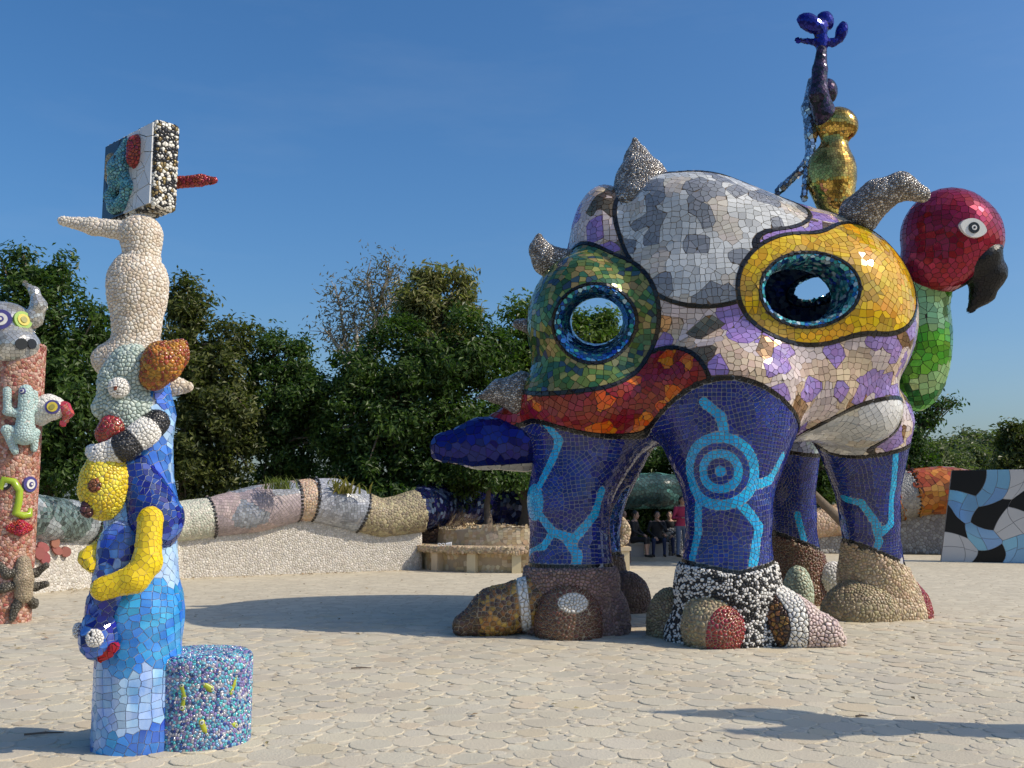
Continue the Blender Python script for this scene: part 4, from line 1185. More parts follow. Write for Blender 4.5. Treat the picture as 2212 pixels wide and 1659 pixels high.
coil_wall(TLw, bl, coil, 0, stone_w, .052, g_wall, segsL, 100)
mb = MB()
rs_ = np.random.default_rng(4)
for x, y in ((92, 1182), (118, 1172), (122, 1188), (141, 1192), (96, 1205), (85, 1195)):
    c = P(x, y, yy(x)-.215); n_ = A(.75, -.66, 0); Fm = frame(n_, rs_.uniform(0, 1)); 
    disc(mb, c+n_*.02, Fm, .085*rs_.uniform(.8, 1.2), .11*rs_.uniform(.8, 1.2), .03, seg=9)
TLw.part('red_stone', mb, [mat('red inset', (.30, .10, .08), .5)], kind='stuff')
# dark blue coil mound, behind the round bench
TBm = Thing('blue_coil', 'dark blue mirror mosaic coil arching behind the round bench', 'sculpture', P(960, 1085, 27.0)*A(1, 1, 0))
nb_ = [P(898, 1104, 25.25), P(930, 1094, 26.3), P(978, 1083, 28.0), P(1045, 1088, 29.4), P(1120, 1105, 30.0)]
covered(TBm, 'coil_segment', lambda p: np.maximum(chain(p, nb_, [.50, .62, .76, .82, .82], .1), -.05-p[..., 2]), *bounds(nb_, 1.0), .09, .13, .009, g_dark, [gl('navy mirror', (.008, .012, .06), .12, .3, .5, .02), gl('steel mirror', (.10, .14, .24), .12, .4, .4)], [.82, .18], seed=130, tilt=.03, patch=.5)
covered(TBm, 'wall_base', lambda p: np.maximum(np.maximum(np.abs(ell(p, A(-.3, 27.6, 0), (3.4, 1.9, 9.0)))-.12, p[..., 2]-.95), p[..., 1]-28.2)+0*p[..., 2], A(-3.9, 25.5, -.1), A(3.3, 28.4, 1.1), .09, .09, .012, g_dark, p_dark, style='pebble', lift=.02, seed=131)
# ================================================================== round bench planter
TBn = Thing('round_bench', 'round tan stone bench with a curved back around a small tree', 'bench', (0.0, 26.3, 0))
bc = A(0.05, 26.4, 0)
tanm = [mat('bench tan', (.52, .39, .22), .45, 0, .2, .015, noise=.5, nscale=3, col2=(.40, .27, .13)), mat('bench buff', (.60, .49, .32), .45, 0, .15, .015)]
RB = 2.75
def arc(r0, r1, z0, z1): return lambda p: np.maximum(np.abs(np.hypot(p[..., 0]-bc[0], p[..., 1]-bc[1])-(r0+r1)/2)-(r1-r0)/2, np.maximum(z0-p[..., 2], p[..., 2]-z1))
lo, hi = bc+A(-3.3, -3.3, -.06), bc+A(3.3, 2.2, 1.3)
covered(TBn, 'bench_front', lambda p: np.maximum(arc(RB-.55, RB-.18, -.05, .46)(p), p[..., 1]-28.3), lo, hi, .06, .09, .004, g_tan, tanm, seed=140, patch=.5)
covered(TBn, 'bench_seat', lambda p: np.maximum(arc(RB-.75, RB+.06, .47, .58)(p), p[..., 1]-28.3)-.02, lo, hi, .06, .07, .01, g_tan, p_tan, style='pebble', lift=.008, seed=141)
covered(TBn, 'backrest', lambda p: np.maximum(np.abs(np.hypot(p[..., 0]-bc[0], p[..., 1]-bc[1])-(RB-.85+.12*np.clip(p[..., 2]-1.0, -1, 1)*-1))-.11, np.maximum(.5-p[..., 2], np.maximum(p[..., 2]-1.02-.05*np.sin(3*np.arctan2(p[..., 1]-bc[1], p[..., 0]-bc[0])), p[..., 1]-28.3))), lo, hi, .05, .085, .004, g_tan, tanm, seed=142, patch=.5)
for a in np.linspace(-2.75, -.35, 7):
    mb = MB(); c = bc+A(math.cos(a), math.sin(a), 0)*(RB-.10); mb.box(c+A(0, 0, .225), (.20, .22, .45), 0, rotm(a)); TBn.part('support', mb, tanm[1])
# rounded roll that ends the backrest at its right
ec = P(1322, 1148, 24.9)
covered(TBn, 'scroll_end', lambda p: np.maximum(np.abs(np.hypot((p[..., 0]-ec[0])*1.0, p[..., 2]-ec[2])-.34)-.09+0*p[..., 1], np.abs(p[..., 1]-ec[1])-.25), ec-.6, ec+.6, .05, .07, .009, g_tan, p_tan, style='pebble', lift=.012, seed=143)
mb = MB(); c = P(1330, 1204, 24.9); mb.box(A(c[0], c[1], .235), (.62, .55, .47)); mb.box(A(c[0], c[1], .52), (.70, .62, .09)); TBn.part('end_block', mb, tanm[1])
mb = MB(); mb.lathe(bc, [(0.001, .78), (1.2, .76), (1.85, .70)], seg=36); TBn.part('soil', mb, [MATS['bark pebble']])
tree('small_tree', 'small slim tree planted inside the round bench', [(1060, 1030, 75, 30), (1010, 1005, 60, 30), (1110, 1015, 50, 35), (1060, 990, 70, 30), (1000, 1030, 45, 18)], 26.2, 'oak', 5200, .13, trunk=A(-.62, 26.2, .75), seed=51, clump=.3, limbs=False)
# glasses and a small cup left on the bench
sgp = P(953, 1191, 23.75); sgp[2] = .625
TS = Thing('sunglasses', 'white rimmed sunglasses lying on the bench seat', 'sunglasses', sgp)
for k in (-1, 1):
    mb = MB(); t_ = np.linspace(0, 2*math.pi, 15); mb.tube(sgp+np.stack([k*.045+.036*np.cos(t_), 0*t_, .03*np.sin(t_)+.035], 1), .009, 0, 5, cap=False); TS.part('rim', mb, [gl('white plastic', (.8, .78, .76), .3, var=.02)])
    mb = MB(); mb.tube([sgp+A(k*.08, 0, .045), sgp+A(k*.075, .13, .02)], .006, 0, 5); TS.part('temple', mb, [MATS['white plastic']])
mb = MB(); mb.tube([sgp+A(-.012, 0, .04), sgp+A(.012, 0, .04)], .007, 0, 5); TS.part('bridge', mb, [MATS['white plastic']])
cpp = sgp+A(.17, .02, 0)
TS = Thing('paper_cup', 'white paper cup tipped over beside the sunglasses', 'cup', cpp)
mb = MB(); mb.tube([cpp+A(-.06, 0, .04), cpp+A(.07, -.01, .05)], [.034, .048], 0, 14, cap=True); TS.part('cup_body', mb, [MATS['white plastic']])
mb = MB(); t_ = np.linspace(0, 2*math.pi, 15); mb.tube(cpp+np.stack([0*t_+.07, .049*np.cos(t_)-.01, .049*np.sin(t_)+.05], 1), .005, 0, 4, cap=False); TS.part('cup_rim', mb, [MATS['white plastic']])
# ================================================================== right hand wall and chequered panel
TRw = Thing('coil_wall', 'grey pebble wall topped by an orange and brown mosaic coil at the right', 'wall', (12, 32, 0))
yr = lambda px: float(np.interp(px, [1500, 1660, 1900, 2140, 2300], [31.5, 32.6, 33.2, 32.8, 32.0]))
br = [P(px, 1085, yr(px))[:2] for px in (1560, 1640, 1720, 1800, 1880, 1960, 2040, 2120, 2260)]
coil = [cw(x, y, r, yr(x)) for x, y, r in ((1560, 1110, 40), (1640, 1122, 34), (1700, 1130, 31), (1760, 1131, 31), (1820, 1122, 34), (1870, 1105, 38), (1925, 1078, 47), (1975, 1064, 50), (2040, 1058, 50), (2100, 1066, 48), (2160, 1080, 42), (2260, 1095, 40))]
gor = [wallmat('orange mosaic', (.52, .17, .03), .3, .2), wallmat('rust mosaic', (.36, .09, .02), .35, .2), wallmat('amber mosaic', (.60, .26, .05), .25, .2)]
ggrey = [wallmat('grey pebble', (.40, .38, .34), .2), wallmat('ash pebble', (.30, .28, .26), .2)]
coil_wall(TRw, br, coil, 0, ggrey, .10, grout('mud', (.22, .18, .14)), [(0, 2.2, gpink, g_wall, .09, 'pebble'), (2.2, 5.0, gcop, g_tan, .10, 'pebble'), (5.0, 6.0, gcop[:1]+gor[:1], g_tan, .16, 'flat'), (6.0, 6.95, ggrey, g_wall, .07, 'pebble'), (6.95, 9.4, gor, g_red, .19, 'flat'), (9.4, 11.0, gsand, g_tan, .10, 'pebble')], 160)
# teal coil and pebble block beside the people
TTc = Thing('teal_coil', 'teal and grey mosaic coil arching over the seated people', 'sculpture', (4.2, 30.2, 0))
nt_ = [P(1250, 1075, 30.0), P(1330, 1062, 30.0), P(1420, 1060, 30.2), P(1520, 1068, 30.4), P(1600, 1085, 30.6)]
covered(TTc, 'coil_segment', lambda p: chain(p, nt_, [.55, .55, .52, .5, .5], .1), *bounds(nt_, .8), .09, .085, .009, g_dark, [gl('sea mosaic', (.10, .26, .23), .25, var=.4), gl('dark sea mosaic', (.04, .09, .09), .25, var=.4)], [.6, .4], .5, seed=170)
for x in (1265, 1590):
    c = P(x, 1085, 30.3); c[2] = 0
    covered(TTc, 'pillar', lambda p: cone(p, c, c+A(0, 0, 1.5), .36, .30), c-A(.6, .6, .05), c+A(.6, .6, 2.0), .08, .09, .01, g_dark, ggrey, style='pebble', lift=.02, seed=171)
c5 = P(1452, 1165, 29.6); c5[2] = .45
covered(TTc, 'pebble_block', lambda p: np.maximum(ell(p, c5, (.42, .4, .6)), -.02-p[..., 2]), c5-.8, c5+.8, .07, .08, .01, g_dark, ggrey, style='pebble', lift=.018, seed=172)
kb = P(1430, 1085, 29.4)
mb = MB(); mb.box(A(5.0, 30.2, .06), (7.0, 3.4, .12)); 
stp = link('step', mb.mesh('step', [mat('step stone', (.40, .35, .28), .8, var=.1, island=False)]), kind='structure')
# chequered leaning panel: its own arrangement of cut pieces
A0 = A(12.05, 28.35, 0); A1 = A(16.4, 26.7, 0)
TP = Thing('tiled_wall', 'leaning wall of black, white and pale blue tiles at the right edge', 'wall', A0)
ux = unit(A1-A0); LP = np.linalg.norm(A1-A0); nP = np.cross(ux, A(0, 0, 1)); nP = nP if nP[1] < 0 else -nP
HP = 2.55
def pp(s, z, d=0): return A0+ux*(s+.16*z)+A(0, 0, z)-nP*(-d)*1.0
mb = MB()
def slabbox(s0, s1, z0, z1, d0, d1): return [pp(s0, z0, d0), pp(s1, z0, d0), pp(s1, z1, d0), pp(s0, z1, d0), pp(s0, z0, d1), pp(s1, z0, d1), pp(s1, z1, d1), pp(s0, z1, d1)]
mb.add(slabbox(0, LP, 0, HP, 0, -.45), [[0, 1, 2, 3], [5, 4, 7, 6], [4, 0, 3, 7], [1, 5, 6, 2], [3, 2, 6, 7], [4, 5, 1, 0]])
TP.part('panel_body', mb, [mat('panel render', (.25, .24, .23), .7, island=False)])
rp = np.random.default_rng(12)
pcs = [np.array([[0, 0], [LP, 0], [LP, HP], [0, HP]], float)]
def half(pc, n, c): return clip(np.c_[pc, np.zeros(len(pc))], pc @ n-c, 0)[:, :2]
tones = {}
def splitp(pcs, fn):
    out = []
    for pc in pcs:
        n, c = fn(pc); a = half(pc, n, c-.006); b_ = half(pc, -n, -c-.006)
        out += [q for q in (a, b_) if len(q) > 2]
    return out
# coarse pieces from curved cuts: keep as polygons by splitting around random lines, then tone by coarse cell
cs2 = np.stack([rp.uniform(0, LP, 24), rp.uniform(0, HP, 24)], 1)
for _ in range(8):
    q = np.stack([rp.uniform(0, LP, 900), rp.uniform(0, HP, 900)], 1); d = ((q[:, None]-cs2[None])**2).sum(-1); k = d.argmin(1)
    cs2 = np.array([q[k == i].mean(0) if (k == i).any() else cs2[i] for i in range(24)])
tn = np.array([0]*24)
order_ = np.argsort(cs2[:, 0])
tn = np.zeros(24, int)
for i in order_:                                  # neighbours differ where they can
    dd = np.argsort(((cs2-cs2[i])**2).sum(1))[1:4]; cnt_ = [sum(tn[j] == c and list(order_).index(j) < list(order_).index(i) for j in dd) for c in (0, 1, 2)]
    cnt_[0] -= .4; tn[i] = int(np.argmin(np.array(cnt_)+rp.random(3)*.3))
ptm = [mat('panel black', (.010, .010, .011), .3, var=.1, hue=0, spec=.25), mat('panel white', (.58, .56, .54), .25, var=.05, hue=.005), gl('panel sky', (.22, .45, .68), .06, .25, .06)]
npc = 0
for i in range(24):
    pc = pcs[0]
    for j in range(24):
        if i == j: continue
        n = cs2[j]-cs2[i]; pc = half(pc, n, ((cs2[j]+cs2[i])/2) @ n-.005*np.linalg.norm(n))
        if len(pc) < 3: break
    if len(pc) < 3: continue
    sub_ = [pc]
    for _ in range(2):
        an = rp.uniform(-.25, .25)+(_*math.pi/2); n = A(math.cos(an), math.sin(an))
        sub_ = [z for q in sub_ for z in ([half(q, n, q.mean(0) @ n-.004), half(q, -n, -(q.mean(0) @ n)-.004)] if tn[i] and np.ptp(q @ n) > .55 else [q]) if len(z) > 2]
    for q in sub_:
        k_ = len(q); fine = np.concatenate([q[i_]+(q[(i_+1) % k_]-q[i_])*np.arange(7)[:, None]/7 for i_ in range(k_)])
        edge = lambda v, m_: np.clip(np.minimum(v, m_-v)/.45, 0, 1)
        wx = .20*np.sin(fine[:, 1]*3.1+.6)*edge(fine[:, 0], LP); wz = .20*np.sin(fine[:, 0]*2.7+1.9)*edge(fine[:, 1], HP)
        p3 = np.array([pp(s, z, 0) for s, z in fine+np.stack([wx, wz], 1)])
        ar_ = sum(np.cross(p3[i_]-p3[0], p3[i_+1]-p3[0]) for i_ in range(1, len(p3)-1))
        if ar_ @ nP < 0: p3 = p3[::-1]
        mb = MB(); add_flat(mb, [p3], nP[None], 0, .012); TP.part('mosaic_tile', mb, [ptm[tn[i]]]); npc += 1
# green wire fence behind the right wall
TF = Thing('wire_fence', 'thin green wire fence behind the right hand wall', 'fence', P(1780, 1085, 35)*A(1, 1, 0))
gm_ = mat('fence green', (.03, .10, .06), .5, var=0, hue=0)
for k in range(5):
    b0 = P(1690+k*62, 1085, 35); b0[2] = 0
    mb = MB(); mb.tube([b0, b0+A(0, 0, 2.3)], .04, 0, 8); TF.part('fence_post', mb, gm_)
mb = MB(); s0 = P(1690, 1085, 35); s1 = P(1690+248, 1085, 35)
for t_ in np.linspace(-.2, 1, 70):
    for sg in (1, -1):
        a = s0+(s1-s0)*t_; a[2] = .1; b_ = s0+(s1-s0)*(t_+.03*sg*12); b_[2] = 2.2
        mb.tube([a, b_], .005, 0, 3, cap=False)
TF.part('wire_mesh', mb, gm_, kind='stuff')

# dry leaf litter and grit, thin on the paving and thicker against the wall
rl = np.random.default_rng(91); mb = MB()
lp = [(rl.uniform(-8, 12), rl.uniform(6.5, 23)) for _ in range(260)]
lp += [tuple(P(px, 1085, yy(px))[:2]+A(.75, -.66)*rl.uniform(.25, .9)) for px in rl.uniform(90, 860, 220)]
c = np.array([(x, y, .022) for x, y in lp]); L_ = rl.uniform(.02, .055, len(c))
a_ = rl.uniform(0, 2*math.pi, len(c)); d1 = np.stack([np.cos(a_), np.sin(a_), rl.normal(0, .15, len(c))], 1)*L_[:, None]; d2 = np.stack([-np.sin(a_), np.cos(a_), rl.normal(0, .2, len(c))], 1)*L_[:, None]*.4
mb.add(np.stack([c-d1, c+d2+A(0, 0, .006), c+d1, c-d2+A(0, 0, .004)], 1).reshape(-1, 3), np.arange(4*len(c)).reshape(-1, 4))
link('leaf_litter', mb.mesh('leaf_litter', [mat('dry leaf', (.24, .17, .08), .8, var=.5, hue=.03)]), kind='stuff')
# ================================================================== the near totem (blue column)
TY = 7.0
def tp(x, y, d=0): return P(x, y, TY+d)
Tt = Thing('blue_totem', 'tall totem of stacked mosaic shapes on a blue column with a box on top', 'sculpture', A(-2.6, 7.0, 0))
glass = [gl('glass sky', (.16, .36, .72), .13, var=.2, hue=.015, noise=.9, nscale=9, col2=(.48, .64, .84), stretch=(1, 1, .35)), gl('glass azure', (.02, .22, .62), .13, var=.2, hue=.02, noise=.7, nscale=8, col2=(.10, .40, .75), stretch=(.4, 1, 1)),
         gl('glass ice', (.46, .62, .80), .13, var=.12, hue=.012, noise=.8, nscale=9, col2=(.22, .42, .76), stretch=(1, 1, .5)), gl('glass royal', (.03, .12, .50), .13, var=.3, hue=.015, noise=.6, nscale=8, col2=(.10, .26, .68), stretch=(.5, 1, 1))]
cl = [A(-2.55, 7.02, 0), A(-2.57, 7.0, .9), A(-2.585, 7.0, 1.6), A(-2.545, 7.0, 2.25), A(-2.56, 7.02, 2.8)]
def f_col(p): return np.maximum(chain(p, cl, [.295, .272, .218, .135, .09], .10), np.maximum(-.2-p[..., 2], p[..., 2]-2.72))
covered(Tt, 'column', f_col, A(-3.1, 6.5, -.22), A(-2.0, 7.5, 2.85), .03, .066, .004, grout('totem', (.38, .40, .44)), glass, [.32, .28, .15, .25], .20, lift=.004, seed=201, tilt=.010, keepn=200, patch=.27)
# white shell torso, neck ball and pointing arm
shell = [mat('shell white', (.72, .65, .55), .5, 0, .14, .01), mat('shell sand', (.62, .52, .40), .5, 0, .14, .01)]
g_shell = grout('shell', (.42, .35, .26))
def f_tor(p): return union(.07, ell(p, tp(297, 615), (.21, .20, .25)), cone(p, tp(297, 660), tp(294, 735), .18, .155), ell(p, tp(283, 785), (.215, .20, .19)), ell(p, tp(228, 775, -.03), (.09, .10, .09)))
covered(Tt, 'torso', lambda p: np.maximum(f_tor(p), 2.42-p[..., 2]), A(-3.05, 6.65, 2.35), A(-2.25, 7.35, 3.5), .03, .025, .0025, g_shell, shell, style='pebble', lift=.007, seed=202, cap=.8, keepn=90)
def f_nk(p): return union(.05, cone(p, tp(305, 570), tp(307, 535), .13, .125), ell(p, tp(304, 507), (.148, .145, .14)))
covered(Tt, 'neck', f_nk, A(-2.85, 6.75, 3.2), A(-2.35, 7.3, 3.8), .025, .025, .0025, g_shell, shell, style='pebble', lift=.007, seed=203, cap=.8)
am_ = [tp(278, 500, -.02), tp(200, 489, -.04), tp(135, 477, -.06)]
covered(Tt, 'pointing_arm', lambda p: chain(p, am_, [.072, .055, .030], .03), *bounds(am_, .12), .022, .025, .0025, g_shell, shell[:1], style='pebble', lift=.006, seed=204, cap=.8)
cb = [tp(372, 833, .1), tp(406, 836, .1)]
covered(Tt, 'side_stub', lambda p: chain(p, cb, [.075, .035], .03), *bounds(cb, .12), .022, .025, .0025, g_shell, shell, style='pebble', lift=.006, seed=205, cap=.8)
# box on top: black and white face, pebble rim, plain bosses
bx = P(335, 349, 6.9)
dF = unit(A(-.58, .54, 0)); dS = np.array([.54, .58, 0])/np.linalg.norm([.54, .58, 0])
RB_ = np.stack([dF, dS, A(0, 0, 1)], 1)          # local x along the face, y through the box, z up
bc_ = bx+dF*.39+dS*.085; bc_[2] = 4.07
HB = A(.40, .092, .325)
def f_box(p):
    q = np.abs((p-bc_) @ RB_)-(HB-.03)
    return np.linalg.norm(np.maximum(q, 0), axis=-1)+np.minimum(q.max(-1), 0)-.03
lo, hi = bc_-.62, bc_+.62
bl_m = [mat('box black pebble', (.02, .02, .022), .25, 0, .4, .01), mat('box brass pebble', (.22, .16, .06), .3, .3, .3, .01), mat('box white pebble', (.74, .71, .62), .35, 0, .1, .01)]
boxo = covered(Tt, 'box', f_box, lo, hi, .025, .024, .002, grout('box', (.03, .028, .025)), bl_m, [.45, .13, .42], .0, style='pebble', lift=.006, seed=206, cap=.8, keepn=60)
fn_ = -dS
def onface(u, w, h=0): return bc_+dF*u+A(0, 0, w)+fn_*(HB[1]+h)
rf = np.random.default_rng(8)
def facetile(mb, corners, mi, h=.016):
    q = np.array([onface(u, w, 0) for u, w in corners]); n = np.cross(q[1]-q[0], q[2]-q[0])
    if n @ fn_ < 0: q = q[::-1]
    add_flat(mb, [q], fn_[None], mi, h)
c17 = np.stack([rf.uniform(-.38, .38, 34), rf.uniform(-.30, .30, 34)], 1)
sq = np.array([[-.375, -.30], [.375, -.30], [.375, .30], [-.375, .30]])
fw = [gl('face white', (.64, .64, .62), .16, var=.06, hue=.005), gl('face black', (.012, .012, .014), .14, var=.2, hue=0)]
for i in range(34):
    pc = sq
    for j in range(34):
        if i == j: continue
        n = c17[j]-c17[i]; pc = half(pc, n, ((c17[j]+c17[i])/2) @ n-.0025*np.linalg.norm(n))
        if len(pc) < 3: break
    for side in (0, 1):
        if len(pc) < 3: continue
        q = half(pc, A(1, 0) if side == 0 else A(-1, 0), .022 if side == 0 else -.026)
        if len(q) > 2: mb = MB(); facetile(mb, q, 0); Tt.part('face_tile', mb, [fw[side]], boxo)
def boss(name, pts, rs, ms, seed, label, s=.024, k=.03):
    q = [onface(u, w, h) for u, w, h in pts]
    covered(Tt, name, lambda p: chain(p, q, rs, k), *bounds(q, max(rs)+.04), .02, s, .002, g_dark, ms, style='pebble', lift=.006, seed=seed, cap=.8, label=label)
bt = [mat('bead teal', (.07, .26, .33), .2, .2, .25, .03), mat('bead aqua', (.16, .40, .44), .2, .2, .25, .03)]
rd = [mat('bead ruby', (.32, .035, .03), .18, .2, .3, .02)]
boss('curved_boss', [(.02, .24, .01), (.06, .05, .03), (.16, -.02, .02)], [.035, .09, .06], bt, 207, 'teal beaded curved boss')
boss('ring_boss', [(.22, -.13, .02), (.16, -.22, .02), (.02, -.22, .02), (-.06, -.12, .02), (0, -.04, .02), (.12, -.05, .02), (.22, -.13, .02)], [.046]*7, bt, 208, 'teal beaded ring')
boss('oval_boss', [(-.13, .19, .0), (-.13, .09, .0)], [.075, .075], rd, 209, 'red beaded oval')
boss('oval_boss', [(.24, .16, .0), (.25, .04, .0)], [.06, .06], p_olive, 210, 'olive beaded oval')
pg_ = [bc_+dF*(-.36)*0+A(.20, .05, -.03), bc_+A(.46, -.02, -.03), bc_+A(.56, -.02, -.03)]
covered(Tt, 'peg', lambda p: chain(p, pg_, [.042, .04, .022], .02), *bounds(pg_, .1), .02, .026, .002, g_dark, rd, style='pebble', lift=.006, seed=211, cap=.8)
# grey green head with bead eye, red tongue, orange ear
sage = [mat('sage bead', (.38, .46, .40), .35, 0, .2, .02), mat('mint bead', (.50, .57, .50), .35, 0, .15, .02)]
def f_hd(p): return union(.06, ell(p, tp(286, 800, -.10), (.165, .17, .19)), ell(p, tp(280, 880, -.10), (.17, .16, .19)), ell(p, tp(245, 830, -.14), (.10, .12, .15)), cone(p, tp(250, 880, -.14), tp(226, 880, -.16), .10, .08), cone(p, tp(282, 900, -.1), tp(290, 985, -.1), .14, .10))
covered(Tt, 'creature_head', f_hd, A(-3.05, 6.6, 1.85), A(-2.3, 7.3, 2.95), .028, .027, .003, grout('sage', (.22, .25, .22)), sage, style='pebble', lift=.009, seed=212, cap=.8)
wb = [mat('bead white', (.75, .72, .66), .25, 0, .08, .01)]
def ball(name, px, py, d, r, ms, s, seed, gm=None, label=None, h=.018, lift=.006, sq=(1, 1, 1)):
    c = tp(px, py, d); rr = np.array(sq)*r
    return covered(Tt, name, lambda p: ell(p, c, rr), c-rr-.04, c+rr+.04, h, s, .002, gm or g_dark, ms, style='pebble', lift=lift, seed=seed, cap=.8, **({'label': label} if label else {}))
e1 = ball('bead_eye', 257, 838, -.27, .068, wb, .022, 213)
ball('pupil', 250, 838, -.335, .016, [mat('bead cocoa', (.22, .07, .03), .2, 0, .3, .02)], .012, 2131)
ball('nostril', 216, 880, -.20, .035, bl_m[:1], .02, 214, sq=(1, .6, 1))
tg_ = [tp(262, 905, -.20), tp(243, 925, -.22), tp(230, 938, -.22)]
covered(Tt, 'tongue', lambda p: chain(p, tg_, [.05, .085, .07], .03), *bounds(tg_, .12), .02, .028, .002, g_tan, rd, style='pebble', lift=.006, seed=215, cap=.8)
er = [tp(325, 812, -.20), tp(350, 785, -.18), tp(378, 765, -.15), tp(392, 745, -.12)]
covered(Tt, 'ear', lambda p: smin(chain(p, er, [.07, .13, .085, .035], .05), cone(p, tp(345, 758, -.16), tp(335, 820, -.18), .06, .07), .05), *bounds(er, .24), .024, .026, .003, grout('ear', (.40, .28, .08)), [mat('ear amber', (.42, .17, .02), .2, 0, .3, .02), mat('ear rust', (.26, .06, .015), .2, 0, .3, .02)], [.55, .45], style='pebble', lift=.008, seed=216, cap=.8)
# banded coil over the yellow figure
sn = [tp(338, 912, -.14), tp(312, 935, -.22), tp(270, 965, -.28), tp(222, 985, -.28), tp(200, 975, -.22)]
snl = [0]
def s_arc(p):
    best = None; L0 = 0; res = None
    for i in range(len(sn)-1):
        d = sn[i+1]-sn[i]; L = np.linalg.norm(d); t = np.clip(((p-sn[i]) @ d)/(d @ d), 0, 1)
        q = np.linalg.norm(p-sn[i]-t[..., None]*d, axis=-1); a = L0+t*L
        if best is None: best, res = q, a
        else: res = np.where(q < best, a, res); best = np.minimum(best, q)
        L0 += L
    return res
covered(Tt, 'banded_coil', lambda p: chain(p, sn, [.085, .088, .085, .075, .045], .04), *bounds(sn, .14), .024, .024, .002, grout('snake', (.2, .19, .18)), wb, style='pebble', lift=.007, seed=217, cap=.8,
        fields=[(lambda p: s_arc(p)-.065, bl_m[:1], None), (lambda p: np.abs(s_arc(p)-.265)-.062, bl_m[:1], None)])
# yellow bead figure
yb = [mat('bead yellow', (.70, .52, .02), .2, 0, .15, .01), mat('bead lemon', (.78, .64, .06), .2, 0, .15, .012)]
yo = [gl('glaze yellow', (.80, .58, .015), .12, var=.08, hue=.006)]
def f_yh(p): return union(.04, ell(p, tp(228, 1048, -.22), (.165, .17, .235)), ell(p, tp(186, 1060, -.24), (.04, .06, .045)))
covered(Tt, 'yellow_head', f_yh, tp(228, 1048, -.22)-.32, tp(228, 1048, -.22)+.32, .024, .026, .002, grout('yellow', (.42, .36, .20)), yb, style='pebble', lift=.008, seed=218, cap=.8, keepn=80)
ball('bead_eye', 205, 1049, -.385, .042, [mat('bead cocoa', (.22, .07, .03), .2, 0, .3, .02)], .026, 219, sq=(1, .6, 1.1))
ball('mouth', 189, 1098, -.33, .055, [mat('bead plum', (.09, .03, .03), .2, 0, .3, .02)], .03, 220, sq=(.8, .7, 1.1))
navy = [gl('glass navy', (.012, .03, .22), .1, var=.4, hue=.015), gl('glass cobalt', (.02, .08, .42), .1, var=.3, hue=.015, noise=.5, nscale=10, col2=(.2, .35, .7)), gl('glass mist', (.38, .50, .68), .12, var=.2, hue=.015, noise=.8, nscale=14, col2=(.04, .10, .42))]
def f_cl(p): return union(.06, cone(p, tp(295, 1015, -.12), tp(335, 1120, -.12), .12, .19), ell(p, tp(352, 1130, -.05), (.10, .14, .19)))
covered(Tt, 'cloak', f_cl, A(-2.95, 6.4, 1.2), A(-2.1, 7.25, 2.1), .026, .046, .004, grout('cloak', (.28, .32, .40)), navy[:2], [.6, .4], .10, lift=.003, seed=221, tilt=.02, patch=.12, keepn=40)
def f_bd(p): return union(.06, ell(p, tp(262, 1205, -.20), (.165, .15, .26)), cone(p, tp(245, 1240, -.24), tp(222, 1320, -.26), .12, .10))
covered(Tt, 'striped_body', f_bd, A(-3.1, 6.3, .7), A(-2.3, 7.2, 1.75), .026, .05, .004, grout('cloak', (.28, .32, .40)), navy, [.25, .4, .35], .09, lift=.003, seed=222, tilt=.02, patch=.09)
ar1 = [tp(325, 1120, -.33), tp(318, 1215, -.36), tp(292, 1250, -.40), tp(222, 1272, -.42)]
covered(Tt, 'yellow_arm', lambda p: chain(p, ar1, [.078, .083, .082, .073], .05), *bounds(ar1, .14), .022, .040, .003, grout('arm', (.55, .42, .12)), yo, lift=.002, seed=223, tilt=.006, patch=.10, keepn=40)
ar2 = [tp(215, 1185, -.22), tp(190, 1205, -.26), tp(200, 1222, -.3)]
covered(Tt, 'yellow_arm', lambda p: chain(p, ar2, [.055, .055, .045], .03), *bounds(ar2, .10), .022, .040, .003, grout('arm', (.55, .42, .12)), yo, lift=.002, seed=224, tilt=.008)
# dark blue lower creature with two bead knobs
def f_lc(p): return union(.05, ell(p, tp(216, 1378, -.26), (.125, .16, .145)), cone(p, tp(222, 1300, -.25), tp(218, 1360, -.26), .10, .11))
covered(Tt, 'blue_creature', f_lc, tp(216, 1350, -.26)-.35, tp(216, 1350, -.26)+.35, .024, .046, .004, grout('cloak', (.28, .32, .40)), navy[:2], [.55, .45], .08, lift=.003, seed=225, tilt=.04)
ball('bead_eye', 204, 1379, -.42, .055, wb, .02, 226, sq=(1, .6, 1)); ball('bead_eye', 170, 1362, -.28, .05, wb, .02, 227, sq=(.6, 1, 1))
mo = [tp(246, 1398, -.34), tp(222, 1420, -.34)]
covered(Tt, 'red_lip', lambda p: chain(p, mo, [.028, .022], .02), *bounds(mo, .07), .016, .03, .002, g_dark, [gl('red glaze', (.42, .01, .02), .12, var=.15, hue=.01)], lift=.002, seed=228)
